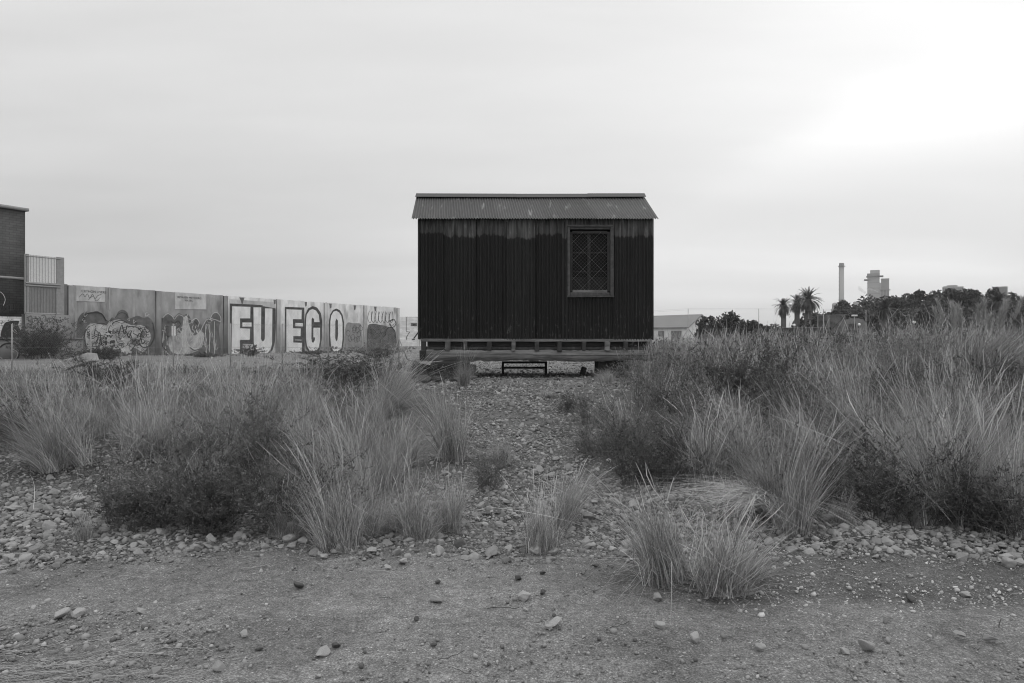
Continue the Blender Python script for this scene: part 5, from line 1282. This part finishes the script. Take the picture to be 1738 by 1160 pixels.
# ------------------------------------------------------------------ far side: white house, bushes, palms, trees
M_render = material('white render', 0.62, var=0.12, scale=1)
def tile_extra(t, val, c, mpn):
    l = t.links.new; b = t.nodes.new('ShaderNodeTexBrick'); l(c.outputs['Object'], b.inputs[0]); b.inputs['Scale'].default_value = 1.4; b.inputs['Color1'].default_value = (1,1,1,1); b.inputs['Color2'].default_value = (.75,.75,.75,1); b.inputs['Mortar'].default_value = (1.6,1.6,1.6,1); b.inputs['Mortar Size'].default_value = 0.04
    g = t.nodes.new('ShaderNodeRGBToBW'); l(b.outputs[0], g.inputs[0]); return mathn('MULTIPLY', val, g.outputs[0], tree=t)
M_tile = material('grey roof tiles', 0.19, var=0.2, scale=2, extra=tile_extra)
ang = R(48); hx = Vector((-math.cos(ang), math.sin(ang), 0)); hy = Vector((math.sin(ang), math.cos(ang), 0)); C0 = Vector(((1168.5-CX)/F*85, 85, 0))
hs = empty('white_house', tuple(C0+Vector((0, 0, 0.77))), 'long white single-storey house with tiled gable roof, seen right of the cabin', 'house'); HI = Matrix.Translation(-hs.location)
def hp_(name, m, mat, par=None): o = m.build(name, mat); o.parent = par or hs; o.matrix_parent_inverse = HI if par is None else Matrix.Identity(4); return o
ez = CH+23.5/F*86; rz_ = CH+42.5/F*87.2; Lh = 16; Dh = 5.2; h0 = Vector((0, 0, 1))
m = MB(); m.prism([C0+h0*0.6, C0+hy*Dh+h0*0.6, C0+hy*Dh+h0*ez, C0+hy*Dh/2+h0*(rz_-0.08), C0+h0*ez], hx*Lh); wl = hp_('wall', m, M_render)
for sgn in (0, 1):
    m = MB(); e = C0+hy*(-0.35 if not sgn else Dh+0.35)-hx*0.3+h0*(ez-0.20); rg2 = C0+hy*(Dh/2)-hx*0.3+h0*rz_
    m.prism([e, rg2, rg2+h0*0.12, e+h0*0.12], hx*(Lh+0.6)); hp_('roof', m, M_tile)
for sx, w_, z0, z1 in ((1.0, 1.5, 0.8, 2.7), (3.6, 0.9, 2.0, 2.7), (5.6, 1.2, 0.8, 2.9), (7.6, 1.0, 1.9, 2.6), (9.6, 1.0, 1.9, 2.6), (11.8, 1.0, 0.8, 2.9)):
    m = MB(); a = C0+hx*sx-hy*0.03; m.prism([a+h0*z0, a+hx*w_+h0*z0, a+hx*w_+h0*z1, a+h0*z1], -hy*0.05); hp_('window' if z0 > 1 else 'door', m, M_midp)
# leafy crowns
def crown(r, n, rad, h, leaf, clump=26, tone=1.0, flat=0.75):
    """leaf clumps spread in a lumpy volume; returns mesh arrays, base of the crown at z = 0"""
    c = r.normal(size=(clump, 3)); c /= np.linalg.norm(c, axis=1)[:,None]; c *= (r.random(clump)**0.45)[:,None]
    c[:,2] = c[:,2]*0.5*flat*1.3+0.5; c = c*np.array([rad*0.85, rad*0.85, h*0.9]); cr = r.uniform(0.22, 0.42, clump)*min(rad, h)
    k = r.integers(0, clump, n); d = r.normal(size=(n, 3)); d /= np.linalg.norm(d, axis=1)[:,None]
    b = c[k]+d*(cr[k]*r.random(n)**0.4)[:,None]; b[:,2] = np.maximum(b[:,2], -0.02*h)
    u = r.normal(size=(n, 3)); u /= np.linalg.norm(u, axis=1)[:,None]; s = np.cross(u, r.normal(size=(n, 3))); s /= np.linalg.norm(s, axis=1)[:,None]
    ll = leaf*r.uniform(0.5, 1.3, n)
    V = np.stack([b-u*ll[:,None]*0.5, b+s*ll[:,None]*0.3, b+u*ll[:,None]*0.5, b-s*ll[:,None]*0.3], 1).reshape(-1, 3)
    V[:,2] = (V[:,2]-V[:,2].min())/(np.percentile(V[:,2], 99.6)-V[:,2].min())*h
    ct = r.uniform(0.75, 1.3, clump)*tone
    return V, np.arange(4*n).reshape(-1, 4), np.repeat(ct[k]*r.uniform(0.7, 1.3, n), 4)
M_tree = material('tree leaves', 0.075, rough=0.7, var=0.3, scale=1, tone=True, translucent=0.15)
M_bark = material('bark', 0.10, var=0.4, scale=5, bump=0.02)
def trunk(r, h, rad, spread):
    m = MB(); m.tube((0, 0, -0.3), (0.1, 0, h*0.55), rad, rad*0.7, n=9)
    for k in range(6):
        a = k*1.05+r.uniform(-.3, .3); e = (math.cos(a)*spread*0.55, math.sin(a)*spread*0.55, h*r.uniform(0.75, 1.0)+spread*0.3); m.tube((0.1, 0, h*r.uniform(0.35, 0.53)), e, rad*0.45, rad*0.12, n=6)
    return m
def tree(px, ty, D, wpx, lab, cat='tree', name='tree', leafn=2600, leaf=0.55, z0=0.77, grp=None, dark=1.0, tr_frac=0.22, seed=None, by=None):
    r = np.random.default_rng(seed if seed is not None else int(px*7+ty)); s = D/F; x = (px-CX)*s; zt_ = CH+(HY-ty)*s; H = zt_-z0; ch = H*(1-tr_frac); th = H*tr_frac
    rad = wpx*s*0.5
    root = empty(name, (x, D, z0), lab, cat, grp)
    v, f, t = crown(r, leafn, rad, ch, leaf, tone=dark); o = np_mesh('crown', v, f, M_tree, t, parent=root); o.location = (0, 0, th)
    trunk(r, th+ch*0.3, max(0.04, 0.03*H), rad).build('trunk', M_bark, root, smooth=True)
    return root
bush_row = [(1198, 538, 62, 50, 'bush nearest the white house'), (1232, 531, 60, 56, 'tallest dark bush behind the wire fence'), (1252, 536, 66, 50, 'dense bush between the tallest bush and the second fence post'),
            (1283, 545, 58, 40, 'low rounded bush around the second fence post'), (1215, 548, 55, 40, 'low bush in front of the tallest one'), (1312, 551, 80, 40, 'faint low bush left of the palms')]
for px, ty, D, wp, lab in bush_row: tree(px, ty, D, wp, lab, 'bush', 'bush', 2600, 0.26, tr_frac=0.05)
# palms
def palm(px, ty, D, crown_px, lab, nf=110, z0=0.77, dark=1.0, seed=1):
    r = np.random.default_rng(seed); s = D/F; x = (px-CX)*s; Lf = crown_px*s; Lf *= 0.86; top = CH+(HY-ty)*s-Lf*0.80; root = empty('palm_tree', (x, D, z0), lab, 'palm tree', 'date palms')
    m = MB(); m.tube((0, 0, -0.3), (0, 0, top-z0), 0.8*Lf/3.2, 0.8*Lf/3.2, n=10); m.build('trunk', M_bark, root, smooth=True)
    m = MB(); m.lathe((0, 0, top-z0-0.9), [(0.4, 0), (0.75*Lf/3.2, 0.5), (0.6, 1.2), (0.1, 1.5)], 12); m.build('heart', M_bark, root, smooth=True)
    Vs, Fs, Ts, b = [], [], [], 0
    for k in range(nf):
        a = r.uniform(0, 6.283); el = math.radians(r.choice([r.uniform(35, 88), r.uniform(-5, 45), r.uniform(-60, 0)], p=[.35, .35, .3])); L_ = Lf*r.uniform(1.0, 1.3); nseg = 20
        d = np.array([math.cos(a), math.sin(a)]); p = np.array([0, 0, top-z0+0.2]); e = el; tn = r.uniform(0.7, 1.3)
        for j in range(nseg):
            e -= (0.045+0.030*math.cos(el))*(1 if el > -0.6 else 0.3); stp_ = L_/nseg; p = p+np.array([d[0]*math.cos(e), d[1]*math.cos(e), math.sin(e)])*stp_
            tt = j/nseg; lw_ = 0.55*math.sin(math.pi*(0.12+0.86*tt))*Lf/3.2; fwd = np.array([d[0]*math.cos(e), d[1]*math.cos(e), math.sin(e)]); sd_ = np.array([-d[1], d[0], 0.0])
            for sg in (-1, 1):
                tip = p+sd_*sg*lw_*0.8+fwd*lw_*0.55+np.array([0, 0, -0.12*lw_+r.uniform(-.05, .05)]); q = fwd*stp_*0.48
                Vs += [p-q, p+q, tip]; Fs.append((b, b+1, b+2)); Ts += [tn]*3; b += 3
    np_mesh('fronds', np.array(Vs), np.array(Fs), M_tree, np.array(Ts)*dark, parent=root)
palm(1330, 508, 138, 20, 'shorter date palm, the leftmost of the palm group', seed=3)
palm(1372, 494, 140, 26, 'tallest date palm of the palm group', nf=140, seed=4)
palm(1353, 503, 146, 20, 'date palm half hidden between the shorter and the tallest palm', seed=6)
palm(1503, 514, 120, 22, 'low date palm in front of the boiler towers', dark=0.8, seed=7)
palm(1692, 500, 115, 24, 'date palm among the dark trees near the right edge', dark=0.8, seed=8)
far_trees = [(1384, 538, 150, 46, 'dark tree under the tallest palm'), (1422, 528, 160, 34, 'small tree in front of the chimney foot'), (1446, 518, 165, 44, 'rounded tree right of the chimney foot'), (1482, 512, 168, 50, 'tree hiding the foot of the large boiler tower'),
 (1515, 510, 165, 44, 'tree below the small boiler tower'), (1543, 507, 170, 42, 'tree below the pipe racks'), (1570, 500, 160, 44, 'round-headed tree right of the pipe racks'), (1596, 512, 165, 44, 'lower tree in the dip between two taller ones'),
 (1622, 493, 158, 58, 'broad tree in front of the pale apartment block'), (1657, 496, 160, 44, 'tree right of the pale apartment block'), (1684, 492, 150, 56, 'big tree under the dark apartment block'), (1716, 500, 155, 44, 'tree right of the dark apartment block'), (1742, 508, 150, 44, 'tree cut by the right edge of the picture'),
 (1470, 535, 130, 50, 'low bushy tree behind the curved shed'), (1545, 530, 125, 60, 'low bushy tree behind the plume-like weed'), (1590, 532, 120, 60, 'low bushy tree left of the pampas grass'), (1400, 545, 125, 50, 'low dark tree by the brick gatepost'), (1640, 525, 130, 70, 'low tree behind the pampas plumes'), (1725, 522, 110, 60, 'low tree at the right edge of the field')]
for px, ty, D, wp, lab in far_trees: tree(px, ty-(5 if px < 1600 else 0), D, wp*(1.75 if px < 1600 or D < 140 else 1.35), lab, leafn=7500, leaf=0.75, tr_frac=0.03, dark=0.95)

# ------------------------------------------------------------------ power station
M_pc = material('pale cladding', 0.31, var=0.12, scale=0.05); M_pd = material('grey cladding', 0.22, var=0.15, scale=0.05)
def X9(px, D): return (px-CX)/F*D
def Z9(py, D): return CH+(HY-py)/F*D
Dp = 900
ch_ = empty('chimney', (X9(1428.6, Dp), Dp, 0), 'tall slender factory chimney with a dark crowned top', 'chimney')
zt_ = Z9(447, Dp); m = MB(); m.lathe((0, 0, 0), [(3.2, 0), (3.0, zt_*0.3), (2.9, zt_-4)], 24); m.build('shaft', M_pc, ch_, smooth=True)
m = MB(); m.lathe((0, 0, zt_-4), [(3.0, 0.01), (3.0, 4), (2.2, 4.1)], 24); m.build('crown_rim', M_pd, ch_)
for z in (zt_-4.5, Z9(510, Dp)): m = MB(); m.lathe((0, 0, z), [(4.4, 0), (4.4, 0.7)], 24); m.build('gallery', M_pd, ch_)
m = MB()
for k in range(7): m.box((-3.4, 0, Z9(464+k*7, Dp)), (1.2, 0.8, 0.5))
m.box((-3.5, -0.3, zt_/2), (0.3, 0.3, zt_-8)); m.build('ladder', M_pd, ch_)
# large boiler tower
bt = empty('boiler_tower', (X9(1483, Dp), Dp, 0), 'large pale boiler tower with a wide gallery near the top', 'tower')
def face(root): root.rotation_euler.z = -math.atan2(root.location.x, root.location.y)
def bpart(name, px0, px1, py0, py1, dep, mat, root, D=Dp, yo=0.0):
    m = MB(); m.box(((X9(px0, D)+X9(px1, D))/2-root.location.x, yo, (Z9(py0, D)+Z9(py1, D))/2), (X9(px1, D)-X9(px0, D), dep, abs(Z9(py0, D)-Z9(py1, D)))); return m.build(name, mat, root)
bpart('shaft', 1473.5, 1491.8, 469, 580, 14, M_pc, bt); bpart('shoulder', 1473, 1492, 465, 468.9, 14.5, M_pd, bt); bpart('hood', 1477.8, 1492, 459.5, 464.9, 12, M_pc, bt)
bpart('gallery', 1472, 1497.5, 469.2, 470.4, 18, M_pd, bt); bpart('gallery', 1468.5, 1478, 474.6, 475.8, 18, M_pd, bt)
for py in (480.5, 489.5, 498.8, 508): bpart('band', 1473.3, 1492, py, py+0.7, 14.4, M_pd, bt)
b2 = empty('boiler_tower', (X9(1502, 930), 930, 0), 'smaller boiler tower just right of the large one', 'tower')
bpart('shaft', 1496.3, 1508.3, 474.5, 580, 10, M_pd, b2, 930); bpart('annex', 1492.3, 1496.2, 480.5, 580, 9, M_pc, b2, 930); bpart('hood', 1496, 1508.6, 473.4, 474.4, 10.4, M_pc, b2, 930); bpart('gallery', 1495.5, 1510, 492, 493, 13, M_pd, b2, 930)
for px in (1499.6, 1504.4): bpart('pipe', px-0.7, px+0.7, 493, 580, 11.5, M_pc, b2, 930)
tk = empty('storage_silo', (X9(1419, 700), 700, 0), 'round-topped silo at the left foot of the chimney', 'silo'); s9 = 700/F
m = MB(); m.lathe((0, 0, 0), [(7.2*s9*1.1, 0), (7.2*s9*1.1, Z9(525, 700)), (6.2*s9, Z9(524.9, 700)), (6.2*s9, Z9(517, 700)), (4.6*s9, Z9(514.6, 700)), (1.0, Z9(514, 700))], 28); m.build('tank', M_pc, tk, smooth=False)
for py in (519.6, 522.6): m = MB(); m.lathe((0, 0, Z9(py, 700)), [(6.5*s9, 0), (6.5*s9, 0.4)], 28); m.build('hoop', M_pd, tk)
m = MB(); m.tube((4, 0, Z9(523, 700)), (9*s9, 3, Z9(522.6, 700)), 1.0, n=10); m.tube((9*s9, 3, Z9(522.6, 700)), (14*s9, 6, Z9(518.5, 700)), 1.0, n=10); m.build('pipe', M_pc, tk)
an = empty('plant_building', (X9(1453, 800), 800, 0), 'pale low plant building right of the chimney behind trees', 'building'); bpart('hall', 1448.5, 1458.5, 513.5, 580, 15, M_pc, an, 800); bpart('roof_unit', 1450, 1457, 512.6, 513.4, 10, M_pd, an, 800)
sc_t = empty('conveyor_tower', (X9(1468, 800), 800, 0), 'narrow stepped plant tower left of the large boiler tower', 'tower'); bpart('shaft', 1464.4, 1470, 509, 580, 8, M_pd, sc_t, 800); bpart('hood', 1466.6, 1470.6, 507, 508.9, 8, M_pc, sc_t, 800); bpart('platform', 1463.6, 1471.2, 515, 516, 10, M_pc, sc_t, 800)
pr = empty('pipe_rack', (X9(1535, 800), 800, 0), 'low steel pipe rack with funnel tops right of the boiler towers', 'pipe rack')
for k, (px, py) in enumerate(((1513, 502), (1523, 503), (1527, 504), (1532, 500), (1536, 500), (1541, 502), (1545, 501), (1549, 501.5), (1553, 503))):
    m = MB(); x = X9(px, 800)-pr.location.x; m.tube((x, 0, 0), (x, 0, Z9(py+3, 800)), 0.35, n=6); m.lathe((x, 0, Z9(py+3, 800)), [(0.3, 0), (1.1, 1.2), (1.1, 1.7)], 10); m.build('stack', M_pd, pr)
for py in (506.5, 509): bpart('beam', 1509, 1554, py, py+0.6, 2, M_pd, pr, 800)
for q_ in (bt, b2, an, sc_t, pr): face(q_)
# steam: two soft wisps
M_steam = bpy.data.materials.new('steam'); M_steam.use_nodes = True; t = M_steam.node_tree; t.nodes.clear(); o_ = t.nodes.new('ShaderNodeOutputMaterial'); pv = t.nodes.new('ShaderNodeVolumePrincipled'); pv.inputs['Color'].default_value = (1, 1, 1, 1); pv.inputs['Density'].default_value = 0.12; t.links.new(pv.outputs[0], o_.inputs['Volume'])
def wisp(pts, rads, D, lab):
    v, f = ICO[2]; Vs, Fs, b = [], [], 0
    P = cat_rom([(p[0], p[1], q) for p, q in zip(pts, rads)], 5)
    ring = 10; V = []
    for k, q in enumerate(P):
        c = P3(q[0], q[1], D); rr = q[2]/F*D*(1+0.22*math.sin(k*1.9))
        for j in range(ring): a = 6.2832*j/ring; V.append((c.x+rr*0.35*math.cos(a)*0.8, c.y+rr*math.sin(a), c.z+rr*math.cos(a)))
    i = np.arange(len(V)).reshape(-1, ring); F4 = np.stack([i[:-1], np.roll(i, -1, 1)[:-1], np.roll(i, -1, 1)[1:], i[1:]], -1).reshape(-1, 4)
    o = np_mesh('steam', np.array(V), [F4, i[0][None,::-1], i[-1][None]], M_steam, smooth=True); tag(o, lab, 'steam', kind='stuff')
wisp([(1490.5, 496), (1484, 493), (1476, 490.5), (1472, 491.5)], [0.7, 1.3, 2.2, 1.0], 880, 'wisp of steam drifting across the large boiler tower')
wisp([(1473, 500), (1467, 496), (1460, 491), (1456, 486)], [1.0, 2.2, 3.0, 1.0], 880, 'fainter wisp of steam left of the large boiler tower')
# apartment blocks
def block(px0, px1, py, D, lab, mat, steps):
    root = empty('apartment_block', (X9((px0+px1)/2, D), D, 0), lab, 'building'); bpart('facade', px0, px1, py, 580, 14, mat, root, D)
    for a, b, c in steps: bpart('roof_storey', a, b, c, py-0.05, 9, mat, root, D)
    face(root); n = int((px1-px0)/3)
    for k in range(n):
        for j in range(4): bpart('window', px0+1+k*3, px0+2.4+k*3, py+2+j*3.2, py+3.6+j*3.2, 0.4, M_midp, root, D, yo=-7.1)
block(1602.5, 1632.5, 488, 520, 'pale stepped apartment block above the trees on the right', M_pc, [(1609, 1624, 485), (1604, 1609, 486.5)])
block(1633, 1642, 494, 540, 'lower wing of flats right of the stepped apartment block', M_pc, [])
block(1688, 1708, 488, 520, 'darker flat-topped apartment block above the big right tree', M_pd, [(1690, 1706, 487.4)])
# low buildings in front of the trees
M_lowd = material('dark brick far', 0.06, var=0.3, scale=1)
lb = empty('low_building', (X9(1400, 118), 118, 0.77), 'dark flat-roofed building right of the palms', 'building'); 
def lpart(name, px0, px1, py, dep, mat, D, root, y1=575): m = MB(); zt2 = Z9(py, D)-0.77; m.box(((X9(px0, D)+X9(px1, D))/2-root.location.x, dep/2, zt2/2), (X9(px1, D)-X9(px0, D), dep, zt2)); return m.build(name, mat, root)
lpart('wall', 1390, 1432, 535.5, 8, M_lowd, 118, lb); lpart('roof_edge', 1389.5, 1432.5, 534.6, 8.6, M_pd, 117.8, lb)
gpst = empty('brick_pillar', (X9(1406.5, 105), 105, 0.77), 'brick pillar with a dark cap rising above the low building', 'pillar'); lpart('shaft', 1404.6, 1408.6, 534, 0.4, M_midp, 105, gpst)
m = MB(); m.box((0, 0.2, Z9(532, 105)-0.77), (0.5, 0.55, 0.38)); m.build('cap', M_lowd, gpst)
lw2 = empty('boundary_wall', (X9(1340, 90), 90, 0.77), 'low dark wall running below the palms', 'wall'); lpart('wall', 1319, 1400, 557, 0.4, M_lowd, 90, lw2); lpart('coping', 1318.7, 1400.3, 556.2, 0.5, M_pd, 89.9, lw2)
cs = empty('curved_shed', (X9(1450, 100), 100, 0.77), 'grey curved-roofed shed in front of the trees', 'shed'); m = MB(); w2 = 19/F*100; zt3 = Z9(540.5, 100)-0.77
m.prism([(-w2, 0, 0), (w2, 0, 0), (w2, 0, zt3*0.75), (w2*0.75, 0, zt3*0.95), (w2*0.3, 0, zt3), (-w2*0.3, 0, zt3), (-w2*0.75, 0, zt3*0.95), (-w2, 0, zt3*0.75)], (0, 6, 0)); m.build('shell', M_midp, cs); m = MB(); m.box((0, -0.05, zt3*0.4), (1.5, 0.1, zt3*0.8)); m.build('door', M_lowd, cs)
for q_ in (lb, gpst, lw2, cs): face(q_)
# multi-lamp mast, sign post, globe lamps
ml = empty('floodlight_mast', (X9(1450.5, 88), 88, 0.77), 'thin mast with a row of four floodlights before the curved shed', 'lamp'); zt4 = Z9(537, 88)-0.77; m = MB(); m.tube((0, 0, 0), (0, 0, zt4), 0.05, n=8); m.build('pole', M_steel, ml)
m = MB(); m.box((0, 0, zt4), (0.8, 0.06, 0.06)); m.build('crossbar', M_steel, ml)
for k in range(4): m = MB(); m.box((-0.3+k*0.2, 0, zt4+0.12), (0.13, 0.12, 0.14)); m.build('floodlight', M_lett, ml)
def globe(px, py, D, lab):
    root = empty('street_lamp', (X9(px, D), D, 0.77), lab, 'street lamp', 'white globe lamps'); h = Z9(py, D)-0.77; m = MB(); m.tube((0, 0, 0), (0, 0, h-0.15), 0.04, n=8); m.build('pole', M_steel, root); v, f = ICO[2]; o = np_mesh('globe', v*0.17, f, M_lett, None, parent=root, smooth=True); o.location = (0, 0, h)
globe(1348, 552, 88, 'white globe lamp below the tallest palm'); globe(1458.5, 551, 88, 'white globe lamp in front of the curved shed'); globe(1551.5, 547, 80, 'white globe lamp beside the plume-like weed')
cm = empty('camera_pole', (X9(1398, 95), 95, 0.77), 'slim pole with two dark boxes right of the palms', 'pole'); zt5 = Z9(529, 95)-0.77; m = MB(); m.tube((0, 0, 0), (0, 0, zt5), 0.07, n=8); m.build('pole', M_steel, cm)
for k in (0, 1): m = MB(); m.box((0.1, 0, zt5-0.1-0.35*k), (0.3, 0.2, 0.18)); m.build('housing', M_lowd, cm)
for o in list(COL.objects):
    if o.type == 'MESH' and o.name.startswith(('grass_tuft', 'shrub', 'weed')) and 'label' not in o and not o.parent: bpy.data.objects.remove(o)

# ------------------------------------------------------------------ thin sea haze
M_haze = bpy.data.materials.new('haze'); M_haze.use_nodes = True; t = M_haze.node_tree; t.nodes.clear(); o_ = t.nodes.new('ShaderNodeOutputMaterial'); pv = t.nodes.new('ShaderNodeVolumePrincipled'); pv.inputs['Color'].default_value = (1, 1, 1, 1); pv.inputs['Density'].default_value = 0.0002; t.links.new(pv.outputs[0], o_.inputs['Volume'])
m = MB(); m.box((0, 3000, 64), (9400, 6800, 134)); hz = m.build('haze', M_haze); tag(hz, 'thin pale haze over the flat land', 'haze', kind='stuff')
